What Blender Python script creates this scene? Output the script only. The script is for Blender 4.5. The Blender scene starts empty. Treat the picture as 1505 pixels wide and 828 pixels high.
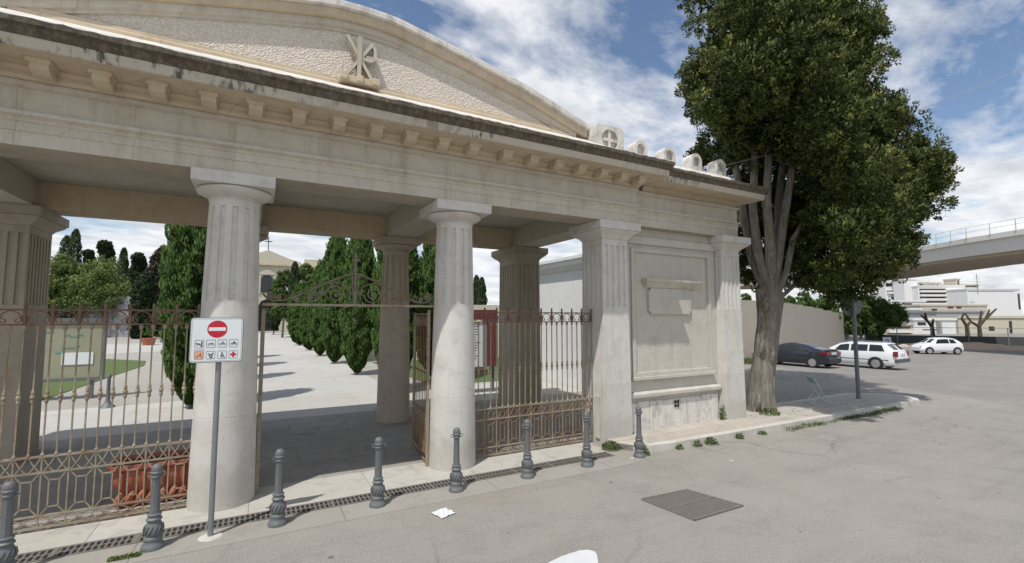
import bpy, math, random
import numpy as np
from mathutils import Vector
random.seed(7); RNG = np.random.default_rng(11)
sc = bpy.context.scene; COL = sc.collection
R = math.radians
# ------------------------------------------------------------------ camera
H = 2.7; YAW = R(28.6); PITCH = math.atan(53/687.0); FPX = 687.0
cd = bpy.data.cameras.new('camera'); cam = bpy.data.objects.new('camera', cd); COL.objects.link(cam)
cam.location = (0, 0, H); cam.rotation_euler = (R(90)+PITCH, 0, -YAW)
cd.sensor_width = 36; cd.lens = 36*FPX/1505; cd.clip_end = 3000; cd.clip_start = 0.05
sc.camera = cam
FH = (math.sin(YAW), math.cos(YAW)); RH = (math.cos(YAW), -math.sin(YAW))
def at(px, depth, z=0.0):
    "survey helper: bearing read off the photograph + distance -> world position"
    k = (px-752.5)/FPX
    return ((FH[0]+RH[0]*k)*depth, (FH[1]+RH[1]*k)*depth, z)
def zat(py, depth): return H+(467-py)*depth/FPX
# ------------------------------------------------------------------ materials
def new_mat(name):
    m = bpy.data.materials.new(name); m.use_nodes = True
    nt = m.node_tree; nt.nodes.clear()
    out = nt.nodes.new('ShaderNodeOutputMaterial'); p = nt.nodes.new('ShaderNodeBsdfPrincipled')
    nt.links.new(p.outputs[0], out.inputs[0]); return m, nt, p, out
class N:
    def __init__(s, nt): s.nt = nt
    def n(s, t, **k):
        nd = s.nt.nodes.new(t)
        for a, b in k.items(): setattr(nd, a, b)
        return nd
    def l(s, a, b): s.nt.links.new(a, b)
    def coord(s, scale=(1, 1, 1), kind='Object'):
        tc = s.n('ShaderNodeTexCoord'); mp = s.n('ShaderNodeMapping'); mp.inputs['Scale'].default_value = scale
        s.l(tc.outputs[kind], mp.inputs[0]); return mp.outputs[0]
    def noise(s, vec, scale, detail=6, rough=.6, dist=0.):
        nz = s.n('ShaderNodeTexNoise'); s.l(vec, nz.inputs['Vector'])
        nz.inputs['Scale'].default_value = scale; nz.inputs['Detail'].default_value = detail
        nz.inputs['Roughness'].default_value = rough; nz.inputs['Distortion'].default_value = dist
        return nz.outputs['Fac']
    def ramp(s, fac, stops):
        r = s.n('ShaderNodeValToRGB'); s.l(fac, r.inputs[0]); e = r.color_ramp.elements
        while len(e) < len(stops): e.new(.5)
        for i, (p, c) in enumerate(stops):
            e[i].position = p; e[i].color = (*c, 1) if isinstance(c, tuple) else (c, c, c, 1)
        return r.outputs[0]
    def mix(s, fac, a, b, mode='MIX'):
        m = s.n('ShaderNodeMix', data_type='RGBA', blend_type=mode)
        for v, i in ((fac, 0), (a, 6), (b, 7)):
            if hasattr(v, 'is_output'): s.l(v, m.inputs[i])
            elif i == 0: m.inputs[0].default_value = v
            else: m.inputs[i].default_value = (*v, 1) if isinstance(v, tuple) else (v, v, v, 1)
        return m.outputs[2]
    def math(s, op, a, b=0.):
        m = s.n('ShaderNodeMath', operation=op)
        for v, i in ((a, 0), (b, 1)):
            if hasattr(v, 'is_output'): s.l(v, m.inputs[i])
            else: m.inputs[i].default_value = v
        return m.outputs[0]
    def bump(s, p, h, strength=.3, dist=.01):
        b = s.n('ShaderNodeBump'); b.inputs['Strength'].default_value = strength; b.inputs['Distance'].default_value = dist
        s.l(h, b.inputs['Height']); s.l(b.outputs[0], p.inputs['Normal'])
def stone(name, c1, c2, stain=(.16, .13, .09), stain_amt=.35, streak=.3, joints=None, pits=.5, rough=.85, rough_bump=0., jm=.55, base=0):
    m, nt, p, _ = new_mat(name); k = N(nt); v = k.coord()
    col = k.mix(k.noise(v, 1.3, 5, .6), c1, c2)
    blot = k.ramp(k.noise(v, 3.1, 9, .72, .4), [(.48, 0.), (.72, 1.)])
    col = k.mix(k.math('MULTIPLY', blot, stain_amt), col, stain)
    vs = k.coord((2.2, 2.2, .22))
    st = k.ramp(k.noise(vs, 2.4, 7, .7), [(.52, 0.), (.75, 1.)])
    col = k.mix(k.math('MULTIPLY', st, streak), col, stain)
    fine = k.noise(v, 60, 4, .7)
    col = k.mix(.35, col, k.ramp(fine, [(.3, .55), (.7, 1.)]), 'MULTIPLY')
    if base:   # splash dirt and drum to drum differences
        sb = k.n('ShaderNodeSeparateXYZ'); k.l(v, sb.inputs[0])
        hz_ = k.math('ADD', sb.outputs[2], k.math('MULTIPLY', k.noise(v, 3, 6, .7), -.9))
        col = k.mix(k.ramp(hz_, [(-.0, .38), (.25, 0.)]), col, (.30, .27, .22))
        col = k.mix(k.ramp(k.math('SUBTRACT', sb.outputs[2], .29), [(.98, .22), (.995, 0.)]), col, (.42, .40, .36))
        pt = k.n('ShaderNodeTexVoronoi'); k.l(v, pt.inputs['Vector']); pt.inputs['Scale'].default_value = 9
        col = k.mix(k.ramp(pt.outputs['Distance'], [(.05, .6), (.11, 0.)]), col, (.25, .22, .18))
    h = k.math('ADD', k.math('MULTIPLY', k.noise(v, 25, 8, .75), pits), k.math('MULTIPLY', fine, .25))
    if joints:
        bw, bh = joints
        tc = k.n('ShaderNodeTexCoord'); sp = k.n('ShaderNodeSeparateXYZ'); k.l(tc.outputs['Object'], sp.inputs[0])
        cb = k.n('ShaderNodeCombineXYZ'); k.l(k.math('ADD', sp.outputs[0], sp.outputs[1]), cb.inputs[0]); k.l(sp.outputs[2], cb.inputs[1])
        br = k.n('ShaderNodeTexBrick'); k.l(cb.outputs[0], br.inputs['Vector']); br.inputs['Scale'].default_value = 1
        br.inputs['Brick Width'].default_value = bw; br.inputs['Row Height'].default_value = bh
        br.inputs['Mortar Size'].default_value = .004; br.inputs['Mortar Smooth'].default_value = .3
        br.inputs['Color1'].default_value = (1, 1, 1, 1); br.inputs['Color2'].default_value = (.80, .79, .77, 1); br.inputs['Mortar'].default_value = (.5, .44, .36, 1)
        col = k.mix(jm, col, br.outputs['Color'], 'MULTIPLY')
        h = k.math('SUBTRACT', h, k.math('MULTIPLY', br.outputs['Fac'], jm))
    k.l(col, p.inputs['Base Color']); p.inputs['Roughness'].default_value = rough
    k.bump(p, h, .5, .012 + rough_bump); return m
def plain(name, c, rough=.6, metal=0., var=.15, scale=8., bump=.0, emit=None):
    m, nt, p, _ = new_mat(name); k = N(nt); v = k.coord()
    f = k.noise(v, scale, 6, .65)
    lo = tuple(max(0, x*(1-var)) for x in c); hi = tuple(min(1, x*(1+var)) for x in c)
    k.l(k.mix(f, lo, hi), p.inputs['Base Color']); p.inputs['Roughness'].default_value = rough; p.inputs['Metallic'].default_value = metal
    if bump: k.bump(p, k.noise(v, scale*6, 6, .7), .5, bump)
    return m
M = {}
M['stone'] = stone('limestone', (.64, .60, .515), (.55, .505, .41), (.32, .24, .15), .38, .5, (1.15, 1.6))
M['stone_warm'] = stone('warm limestone', (.66, .565, .42), (.58, .475, .325), (.36, .25, .15), .4, .4, (1.25, 1.6))
M['column'] = stone('column limestone', (.70, .685, .64), (.61, .59, .54), (.36, .31, .25), .42, .34, None, .8, base=1)
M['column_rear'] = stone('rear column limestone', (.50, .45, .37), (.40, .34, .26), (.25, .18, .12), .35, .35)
M['wall'] = stone('wing limestone', (.62, .595, .53), (.54, .51, .44), (.34, .28, .20), .32, .34, (1.6, .42), jm=.22)
M['white_stone'] = stone('bleached limestone', (.74, .71, .66), (.66, .62, .56), (.13, .13, .11), .6, .5, None, .6)
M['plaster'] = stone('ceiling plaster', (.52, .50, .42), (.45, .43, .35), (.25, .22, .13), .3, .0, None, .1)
def lichen():
    m, nt, p, _ = new_mat('lichen stained cornice'); k = N(nt); v = k.coord()
    vs = k.coord((3, 3, .5))
    a = k.ramp(k.noise(vs, 3, 9, .75), [(.3, (.065, .052, .036)), (.52, (.13, .105, .075)), (.75, (.27, .23, .17))])
    a = k.mix(k.ramp(k.noise(v, 22, 5, .8), [(.5, 0.), (.75, .6)]), a, (.33, .30, .25))
    k.l(a, p.inputs['Base Color']); p.inputs['Roughness'].default_value = .95
    k.bump(p, k.noise(v, 30, 9, .8), .9, .03); return m
M['lichen'] = lichen()
def streaked():
    m, nt, p, _ = new_mat('corona stone with black streaks'); k = N(nt); v = k.coord()
    a = k.mix(k.noise(v, 2, 5, .6), (.56, .52, .44), (.46, .415, .33))
    vs = k.coord((9, 9, .6)); s1 = k.ramp(k.noise(vs, 1, 6, .6), [(.47, 0.), (.58, 1.)])
    big = k.ramp(k.noise(v, .55, 3, .5), [(.45, 0.), (.6, .9)])
    gn = k.n('ShaderNodeNewGeometry'); sn = k.n('ShaderNodeSeparateXYZ'); k.l(gn.outputs['Normal'], sn.inputs[0])
    face = k.math('GREATER_THAN', k.math('MULTIPLY', sn.outputs[1], -1.), .6)
    a = k.mix(k.math('MULTIPLY', k.math('MULTIPLY', s1, big), face), a, (.05, .055, .045))
    k.l(a, p.inputs['Base Color']); p.inputs['Roughness'].default_value = .9
    k.bump(p, k.noise(v, 30, 8, .75), .5, .015); return m
M['corona'] = streaked()
def rough_tymp():
    m, nt, p, _ = new_mat('bush hammered stone'); k = N(nt); v = k.coord()
    vo = k.n('ShaderNodeTexVoronoi'); k.l(k.coord((1, .4, 1)), vo.inputs['Vector']); vo.inputs['Scale'].default_value = 38
    f = k.math('ADD', vo.outputs['Distance'], k.math('MULTIPLY', k.noise(v, 45, 4, .7), .6))
    k.l(k.mix(k.ramp(f, [(.2, 0.), (.9, 1.)]), (.54, .47, .39), (.70, .635, .55)), p.inputs['Base Color'])
    p.inputs['Roughness'].default_value = .95; k.bump(p, f, .8, .035); return m
M['tymp'] = rough_tymp()
def asphalt():
    m, nt, p, _ = new_mat('worn asphalt'); k = N(nt); v = k.coord()
    a = k.mix(k.noise(v, .35, 6, .65, .6), (.235, .218, .19), (.31, .29, .257))
    sx = k.n('ShaderNodeSeparateXYZ'); k.l(v, sx.inputs[0])
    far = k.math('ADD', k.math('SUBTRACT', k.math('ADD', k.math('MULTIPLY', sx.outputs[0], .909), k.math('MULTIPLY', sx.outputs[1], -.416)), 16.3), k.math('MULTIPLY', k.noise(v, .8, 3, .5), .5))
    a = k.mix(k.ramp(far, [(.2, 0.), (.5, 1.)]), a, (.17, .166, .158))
    a = k.mix(k.ramp(k.noise(v, 1.1, 8, .7, 1.), [(.46, 0.), (.70, .75)]), a, (.165, .152, .132))
    a = k.mix(k.ramp(k.noise(v, .45, 5, .6, 1.5), [(.5, 0.), (.68, .45)]), a, (.30, .255, .205))
    tr = k.noise(k.coord((.12, 1.1, 1)), 1.6, 4, .55)
    a = k.mix(k.ramp(tr, [(.52, 0.), (.66, .4)]), a, (.14, .132, .12))
    a = k.mix(k.ramp(k.noise(v, 55, 4, .85), [(.38, 0.), (.62, .85)]), k.mix(.35, a, (.10, .092, .08)), k.mix(.5, a, (.42, .40, .365)))
    vo = k.n('ShaderNodeTexVoronoi'); k.l(v, vo.inputs['Vector']); vo.inputs['Scale'].default_value = 42
    a = k.mix(k.ramp(vo.outputs['Distance'], [(.12, .75), (.25, 0.)]), a, (.46, .44, .41))
    big = k.ramp(k.noise(k.coord((.35, 1.4, 1)), .5, 5, .6, .5), [(.42, 0.), (.7, .22)])
    a = k.mix(big, a, (.38, .355, .31))
    spots = k.n('ShaderNodeTexVoronoi'); k.l(v, spots.inputs['Vector']); spots.inputs['Scale'].default_value = 1.6; spots.inputs['Randomness'].default_value = 1
    a = k.mix(k.ramp(spots.outputs['Distance'], [(.035, .75), (.07, 0.)]), a, (.09, .085, .08))
    ck = k.n('ShaderNodeTexVoronoi', feature='DISTANCE_TO_EDGE'); cv = k.n('ShaderNodeMix', data_type='RGBA')
    nv = k.n('ShaderNodeTexNoise'); k.l(v, nv.inputs['Vector']); nv.inputs['Scale'].default_value = 1.5; nv.inputs['Detail'].default_value = 8
    cv.inputs[0].default_value = .35; k.l(v, cv.inputs[6]); k.l(nv.outputs['Color'], cv.inputs[7])
    k.l(cv.outputs[2], ck.inputs['Vector']); ck.inputs['Scale'].default_value = .55
    gate = k.ramp(k.noise(v, .22, 3, .5), [(.48, 0.), (.6, .5)])
    a = k.mix(k.math('MULTIPLY', k.ramp(ck.outputs['Distance'], [(.0, 1.), (.012, 0.)]), gate), a, (.085, .078, .068))
    k.l(a, p.inputs['Base Color']); p.inputs['Roughness'].default_value = .9
    k.bump(p, k.math('ADD', k.noise(v, 120, 3, .7), vo.outputs['Distance']), .6, .008); return m
M['asphalt'] = asphalt()
def paving(name, c1, c2, grid, dirt=.4):
    m, nt, p, _ = new_mat(name); k = N(nt); v = k.coord()
    a = k.mix(k.noise(v, .9, 7, .7), c1, c2)
    br = k.n('ShaderNodeTexBrick'); k.l(v, br.inputs['Vector']); br.inputs['Scale'].default_value = 1
    br.inputs['Brick Width'].default_value = grid[0]; br.inputs['Row Height'].default_value = grid[1]; br.inputs['Mortar Size'].default_value = .006
    br.inputs['Color1'].default_value = (1, 1, 1, 1); br.inputs['Color2'].default_value = (.9, .88, .86, 1); br.inputs['Mortar'].default_value = (.45, .42, .38, 1)
    a = k.mix(.8, a, br.outputs['Color'], 'MULTIPLY')
    a = k.mix(k.math('MULTIPLY', k.ramp(k.noise(v, 2.2, 9, .75, .8), [(.5, 0.), (.72, 1.)]), dirt), a, (.14, .125, .10))
    a = k.mix(.3, a, k.ramp(k.noise(v, 70, 3, .7), [(.3, .6), (.7, 1.)]), 'MULTIPLY')
    k.l(a, p.inputs['Base Color']); p.inputs['Roughness'].default_value = .85
    k.bump(p, k.math('SUBTRACT', k.noise(v, 40, 6, .7), k.math('MULTIPLY', br.outputs['Fac'], .7)), .5, .008); return m
M['floor'] = paving('portico floor', (.36, .345, .315), (.28, .265, .24), (1.6, 1.2), .75)
M['sill'] = paving('sill limestone', (.52, .50, .45), (.42, .40, .355), (1.7, 5.0), .5)
M['path'] = paving('pale concrete path', (.54, .53, .495), (.45, .44, .405), (6.0, 2.5), .25)
M['yard'] = paving('yard paving', (.42, .40, .36), (.35, .33, .295), (2.4, 2.4), .25)
M['sidewalk'] = paving('stone sidewalk', (.52, .485, .43), (.42, .385, .335), (.5, .35), .45)
M['kerb'] = stone('kerb limestone', (.62, .60, .55), (.52, .49, .43), (.2, .17, .12), .4, .2, None)
M['concrete'] = paving('concrete strip', (.36, .34, .30), (.29, .275, .245), (2.3, 9), .35)
M['grass'] = plain('lawn', (.085, .125, .03), .9, 0, .5, 6, .03)
M['dirt'] = plain('dirt', (.46, .37, .29), .95, 0, .3, 3, .05)
def rusty(name, c1, c2, c3):
    m, nt, p, _ = new_mat(name); k = N(nt); v = k.coord()
    a = k.mix(k.ramp(k.noise(v, 7, 7, .7), [(.4, 0.), (.6, 1.)]), c1, c2)
    a = k.mix(k.ramp(k.noise(v, 2.2, 5, .6), [(.5, 0.), (.68, .8)]), a, c3)
    k.l(a, p.inputs['Base Color']); p.inputs['Roughness'].default_value = .7; p.inputs['Metallic'].default_value = .1
    k.bump(p, k.noise(v, 60, 5, .7), .4, .004); return m
M['iron'] = rusty('old painted iron', (.34, .30, .22), (.26, .20, .13), (.22, .125, .065))
M['iron_dark'] = rusty('weathered dark iron', (.20, .175, .13), (.15, .115, .075), (.16, .085, .05))
M['iron_rust'] = rusty('rusted iron', (.20, .11, .06), (.28, .19, .11), (.13, .05, .035))
M['iron_top'] = rusty('reddish iron rail', (.17, .10, .07), (.13, .06, .045), (.24, .17, .11))
M['cast'] = plain('grey painted cast iron', (.135, .143, .147), .55, .1, .35, 14, .004)
M['galv'] = plain('galvanised steel', (.25, .27, .28), .5, .5, .2, 10)
M['drain'] = plain('drain iron', (.17, .155, .135), .85, .1, .3, 12, .003)
M['dark'] = plain('dark void', (.012, .011, .01), .95)
M['terracotta'] = plain('terracotta', (.38, .115, .065), .6, 0, .25, 7, .006)
M['bark'] = None
def bark():
    m, nt, p, _ = new_mat('cypress bark'); k = N(nt); v = k.coord((6, 6, .8))
    a = k.ramp(k.noise(v, 2.6, 9, .75, .6), [(.3, (.07, .058, .045)), (.47, (.22, .195, .16)), (.7, (.38, .35, .30))])
    k.l(a, p.inputs['Base Color']); p.inputs['Roughness'].default_value = .95
    k.bump(p, k.noise(v, 3.2, 9, .8), 1., .06); return m
M['bark'] = bark(); M['bark_dark'] = plain('dark bark', (.075, .052, .038), .95, 0, .35, 4, .01)
def leaf(name, dark, mid, tip, trans=.25):
    m, nt, p, out = new_mat(name); k = N(nt)
    at_ = k.n('ShaderNodeAttribute', attribute_name='tint')
    c = k.ramp(at_.outputs['Fac'], [(0., dark), (.55, mid), (1., tip)])
    k.l(c, p.inputs['Base Color']); p.inputs['Roughness'].default_value = .65; p.inputs['Specular IOR Level'].default_value = .25
    t = k.n('ShaderNodeBsdfTranslucent'); k.l(c, t.inputs[0]); mx = k.n('ShaderNodeMixShader'); mx.inputs[0].default_value = trans
    k.l(p.outputs[0], mx.inputs[1]); k.l(t.outputs[0], mx.inputs[2]); k.l(mx.outputs[0], out.inputs[0]); return m
M['leaf_big'] = leaf('cypress foliage', (.030, .044, .012), (.085, .108, .025), (.25, .255, .065), .2)
M['leaf_col'] = leaf('columnar cypress foliage', (.028, .060, .016), (.070, .135, .030), (.145, .21, .050), .35)
M['leaf_dark'] = leaf('dark conifer foliage', (.016, .032, .014), (.032, .058, .022), (.06, .095, .032), .25)
M['leaf_pale'] = leaf('pale willow foliage', (.085, .13, .035), (.15, .215, .06), (.24, .30, .10), .35)
M['leaf_mid'] = leaf('broadleaf foliage', (.055, .095, .025), (.11, .18, .05), (.17, .25, .08), .4)
M['leaf_brown'] = leaf('brownish conifer foliage', (.03, .03, .018), (.055, .052, .032), (.085, .075, .05), .1)
M['weed'] = leaf('weed leaves', (.04, .065, .016), (.075, .125, .03), (.16, .19, .06))
M['sign_white'] = plain('sign white', (.72, .76, .76), .4, 0, .04)
M['sign_grey'] = plain('sign edge', (.16, .18, .17), .5)
M['red'] = plain('sign red', (.50, .012, .03), .45, 0, .05)
M['orange'] = plain('picto orange', (.72, .36, .25), .5, 0, .05)
M['black'] = plain('black paint', (.015, .015, .017), .5)
M['glyph'] = plain('pictogram black', (.05, .06, .06), .5)
M['blue'] = plain('sign blue', (.03, .10, .45), .5)
M['paper'] = plain('paper', (.66, .67, .66), .7, 0, .10, 14, .004); M['road_paint'] = plain('road paint', (.58, .59, .60), .7, 0, .16, 6, .003)
M['tanwall'] = stone('tan render', (.43, .39, .325), (.385, .35, .29), (.30, .265, .21), .25, .12, None, .2)
M['white_bld'] = stone('white render', (.80, .80, .79), (.73, .73, .71), (.4, .38, .34), .2, .2, None, .1)
M['cream'] = stone('cream render', (.60, .56, .44), (.52, .48, .37), (.33, .28, .2), .2, .25, None, .1)
M['tan'] = plain('tan render', (.50, .45, .37), .9, 0, .2, .6)
M['greywall'] = stone('grey yard wall', (.36, .37, .38), (.29, .30, .31), (.2, .2, .2), .3, .3, None, .1)
M['viaduct'] = stone('viaduct concrete', (.70, .69, .66), (.63, .62, .59), (.42, .40, .36), .15, .25, (9, 4), .1)
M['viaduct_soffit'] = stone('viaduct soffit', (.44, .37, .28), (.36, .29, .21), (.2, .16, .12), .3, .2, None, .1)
M['window'] = plain('dark window', (.025, .03, .035), .15)
M['glass'] = plain('car glass', (.02, .028, .026), .08)
M['tyre'] = plain('tyre', (.02, .02, .02), .85)
M['rim'] = plain('rim', (.45, .45, .45), .35, .7)
def paint(name, c):
    m = plain(name, c, .25, 0, .03); pr = [n for n in m.node_tree.nodes if n.type == 'BSDF_PRINCIPLED'][0]
    pr.inputs['Coat Weight'].default_value = .5; return m
M['car_black'] = paint('black car paint', (.018, .022, .032)); M['car_white'] = paint('white car paint', (.72, .73, .74))
M['plate'] = plain('number plate', (.6, .6, .58), .5); M['lamp_red'] = plain('tail lamp', (.16, .012, .016), .2); M['lamp_clear'] = plain('headlamp', (.6, .62, .62), .15)
M['plastic'] = plain('grey plastic', (.10, .10, .105), .6)
M['chairblue'] = plain('pale blue tube', (.36, .46, .52), .4, .2)
M['olive_glass'] = plain('notice paper behind glass', (.30, .31, .21), .5, 0, .2, 2)
M['teal'] = plain('faded teal print', (.15, .33, .28), .6)
M['redframe'] = plain('dark red frame', (.17, .045, .042), .6, 0, .3)
M['cable'] = plain('cable', (.30, .30, .29), .6)
M['netting'] = plain('dark shade netting', (.06, .065, .065), .9, 0, .3)
# ------------------------------------------------------------------ mesh helpers
def tag(o, label=None, cat=None, group=None, kind=None):
    if label: o['label'] = label
    if cat: o['category'] = cat
    if group: o['group'] = group
    if kind: o['kind'] = kind
    return o
def thing(name, loc, label, cat, group=None, rz=0.):
    o = bpy.data.objects.new(name, None); COL.objects.link(o); o.location = loc; o.rotation_euler[2] = rz
    o.empty_display_size = .3
    return tag(o, label, cat, group)
class MB:
    def __init__(s): s.v = []; s.f = []
    def add(s, vs, fs):
        b = len(s.v); s.v += [tuple(v) for v in vs]; s.f += [tuple(i+b for i in f) for f in fs]; return s
    def box(s, x0, x1, y0, y1, z0, z1):
        return s.add([(x, y, z) for z in (z0, z1) for y in (y0, y1) for x in (x0, x1)],
                     [(0, 2, 3, 1), (4, 5, 7, 6), (0, 1, 5, 4), (2, 6, 7, 3), (0, 4, 6, 2), (1, 3, 7, 5)])
    def loft(s, rings, cap=True, close=True):
        n = len(rings[0]); b = [tuple(p) for r in rings for p in r]; fs = []
        for i in range(len(rings)-1):
            for j in range(n if close else n-1):
                k = (j+1) % n; fs.append((i*n+j, i*n+k, (i+1)*n+k, (i+1)*n+j))
        if cap: fs.append(tuple(range(n-1, -1, -1))); fs.append(tuple(range((len(rings)-1)*n, len(rings)*n)))
        return s.add(b, fs)
    def xprof(s, prof, x0, x1):
        "profile of (y,z) extruded along x"
        return s.loft([[(x, y, z) for y, z in prof] for x in (x0, x1)])
    def yprism(s, poly, y0, y1):
        return s.loft([[(x, y, z) for x, z in poly] for y in (y0, y1)])
    def zprism(s, poly, z0, z1):
        return s.loft([[(x, y, z) for x, y in poly] for z in (z0, z1)])
    def lathe(s, prof, c=(0, 0, 0), seg=24):
        return s.loft([[(c[0]+r*math.cos(2*math.pi*j/seg), c[1]+r*math.sin(2*math.pi*j/seg), c[2]+z) for j in range(seg)] for r, z in prof])
    def tube(s, pts, r, sides=6, cap=True):
        pts = [Vector(p) for p in pts]; rr = r if isinstance(r, (list, tuple)) else [r]*len(pts); rings = []
        up = Vector((0, 0, 1)); prev = None
        for i, p in enumerate(pts):
            d = (pts[min(i+1, len(pts)-1)]-pts[max(i-1, 0)]).normalized()
            a = prev if prev is not None else (up if abs(d.z) < .9 else Vector((1, 0, 0)))
            u = d.cross(a).normalized() if prev is None else (prev-d*prev.dot(d)).normalized()
            prev = u; w = d.cross(u).normalized()
            rings.append([tuple(p+(u*math.cos(2*math.pi*(j+.5)/sides)+w*math.sin(2*math.pi*(j+.5)/sides))*rr[i]) for j in range(sides)])
        return s.loft(rings, cap)
    def bar(s, a, b, r=.01): return s.tube([a, b], r, 4)
    def build(s, name, mat, parent=None, o=(0, 0, 0), smooth=False, bevel=0., label=None):
        me = bpy.data.meshes.new(name); me.from_pydata([(x-o[0], y-o[1], z-o[2]) for x, y, z in s.v], [], s.f)
        me.materials.append(M[mat]); ob = bpy.data.objects.new(name, me); COL.objects.link(ob)
        if smooth:
            for p in me.polygons: p.use_smooth = True
            try: me.set_sharp_from_angle(angle=R(40))
            except Exception: pass
        if parent: ob.parent = parent
        else: ob.location = o
        if bevel:
            b = ob.modifiers.new('bevel', 'BEVEL'); b.width = bevel; b.segments = 2; b.limit_method = 'ANGLE'; b.angle_limit = R(35)
        if label: ob['label'] = label
        return ob
def copy_tree(o, parent=None):
    c = o.copy(); COL.objects.link(c); c.parent = parent
    for ch in list(o.children): copy_tree(ch, c)
    return c
def struct(mb, name, mat, **k): return tag(mb.build(name, mat, **k), kind='structure')
def poly_sheet(pts, z0, z1, name, mat): return struct(MB().zprism(pts, z0, z1), name, mat)
# ------------------------------------------------------------------ foliage
def leaves(centers, outs, size, tints, name, mat, parent=None, aspect=2.2, jitter=.6, o=(0, 0, 0), upbias=0., clump=.6):
    n = len(centers); c = np.asarray(centers, float)-np.array(o); d = np.asarray(outs, float)+RNG.normal(0, jitter, (n, 3)); d[:, 2] += upbias
    d /= np.linalg.norm(d, axis=1)[:, None]+1e-9
    a = np.cross(d, RNG.normal(0, 1, (n, 3))); a /= np.linalg.norm(a, axis=1)[:, None]+1e-9
    L = (size*RNG.uniform(.6, 1.35, n))[:, None]; W = L/aspect
    on = np.asarray(outs, float); on = on/(np.linalg.norm(on, axis=1)[:, None]+1e-9)
    fl = np.sum(np.cross(a, d)*on, axis=1) > 0; a = np.where(fl[:, None], a, -a)
    v = np.stack([c-d*L*.5, c+a*W*.5, c+d*L*.5, c-a*W*.5], 1).reshape(-1, 3)
    me = bpy.data.meshes.new(name); me.vertices.add(4*n); me.vertices.foreach_set('co', v.ravel())
    me.loops.add(4*n); me.loops.foreach_set('vertex_index', np.arange(4*n)); me.polygons.add(n)
    me.polygons.foreach_set('loop_start', np.arange(n)*4); me.update(calc_edges=True)
    if clump:
        gn = np.cross(a, d); nn = on*clump+gn*(1-clump); nn /= np.linalg.norm(nn, axis=1)[:, None]+1e-9
        me.normals_split_custom_set_from_vertices(np.repeat(nn, 4, axis=0).tolist())
    t = me.attributes.new('tint', 'FLOAT', 'FACE'); t.data.foreach_set('value', np.clip(tints, 0, 1).astype(float))
    me.materials.append(M[mat]); ob = bpy.data.objects.new(name, me); COL.objects.link(ob)
    if parent: ob.parent = parent
    else: ob.location = o
    return ob
def sphere_pts(n):
    d = RNG.normal(0, 1, (n, 3)); return d/np.linalg.norm(d, axis=1)[:, None]
def blob_leaves(blobs, nsub, nleaf, subr, flat=1.):
    "blobs (x,y,z,r): sub clumps near each blob's surface, leaves round each sub clump -> centres, directions, tint"
    C, D, T = [], [], []
    for (x, y, z, r) in blobs:
        m = max(6, int(nsub*r*r)); s = sphere_pts(m)
        sr = subr*RNG.uniform(.6, 1.3, m)
        cc = np.array([x, y, z])+s*(r*RNG.uniform(.72, 1.02, m))[:, None]*np.array([1, 1, flat])
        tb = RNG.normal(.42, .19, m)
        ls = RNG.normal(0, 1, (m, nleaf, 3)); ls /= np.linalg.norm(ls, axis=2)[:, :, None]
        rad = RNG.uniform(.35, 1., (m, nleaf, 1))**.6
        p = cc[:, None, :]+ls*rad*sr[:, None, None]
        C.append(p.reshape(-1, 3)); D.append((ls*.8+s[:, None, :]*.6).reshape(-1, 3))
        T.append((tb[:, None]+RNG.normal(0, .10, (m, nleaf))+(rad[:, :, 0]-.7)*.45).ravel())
    return np.concatenate(C), np.concatenate(D), np.concatenate(T)
# ================================================================== SETTING: ground
def gz(x, y): # the lot falls away slightly to the right
    t = min(1, max(0, (x-19)/36)); return -.6*t*t*(3-2*t)
mb = MB(); xs = [-600, -120, -40, -12, -6, 0, 6, 12, 19]+[19+3*i for i in range(1, 13)]+[70, 110, 200, 600, 1400]; ys = [-300, -60, -20, -8, 0, 7, 9, 14, 20, 30, 60, 130, 300, 900]
vs = [(x, y, gz(x, y)) for y in ys for x in xs]; nx = len(xs)
mb.add(vs, [(j*nx+i, j*nx+i+1, (j+1)*nx+i+1, (j+1)*nx+i) for j in range(len(ys)-1) for i in range(nx-1)])
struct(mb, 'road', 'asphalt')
poly_sheet([(-14, 6.72), (6.1, 6.72), (6.75, 6.85), (6.95, 7.1), (6.6, 7.75), (-14, 7.75)], -.05, .006, 'concrete_strip', 'concrete')
poly_sheet([(-14, 7.545), (6.35, 7.545), (6.35, 8.6), (-14, 8.6)], -.05, .022, 'stone_sill', 'sill')
poly_sheet([(-14, 8.6), (10.75, 8.6), (10.75, 14.0), (-14, 14.0)], -.05, .018, 'portico_floor', 'floor')
poly_sheet([(-70, 14.0), (10.75, 14.0), (24, 40), (24, 118), (-70, 118)], -.05, .012, 'courtyard_ground', 'yard')
poly_sheet([(-1.05, 14.0), (4.6, 14.0), (4.6, 92), (-1.05, 92)], .0, .020, 'path', 'path')
poly_sheet([(-9.5, 14.0), (-1.06, 14.0), (-1.06, 18.6), (-9.5, 18.2)], .0, .019, 'cross_path', 'path')
poly_sheet([(4.61, 14.0), (10.7, 14.0), (10.7, 17.6), (4.61, 17.6)], .0, .019, 'cross_path', 'path')
poly_sheet([(-40, 39), (-2.6, 47), (-2.6, 62), (-40, 60)], .0, .016, 'far_path', 'path')
def lawn(poly, name='lawn'):
    b = poly_sheet(poly, 0., .035, 'lawn', 'grass')
lawn([(-6.0, 21), (-6.9, 21.2), (-20, 21.2), (-20, 41), (-8.5, 39.5), (-5.9, 36.5), (-5.4, 33), (-5.7, 28)])
lawn([(6.2, 18.0), (15.5, 18.0), (18, 29), (6.2, 29)])
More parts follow.
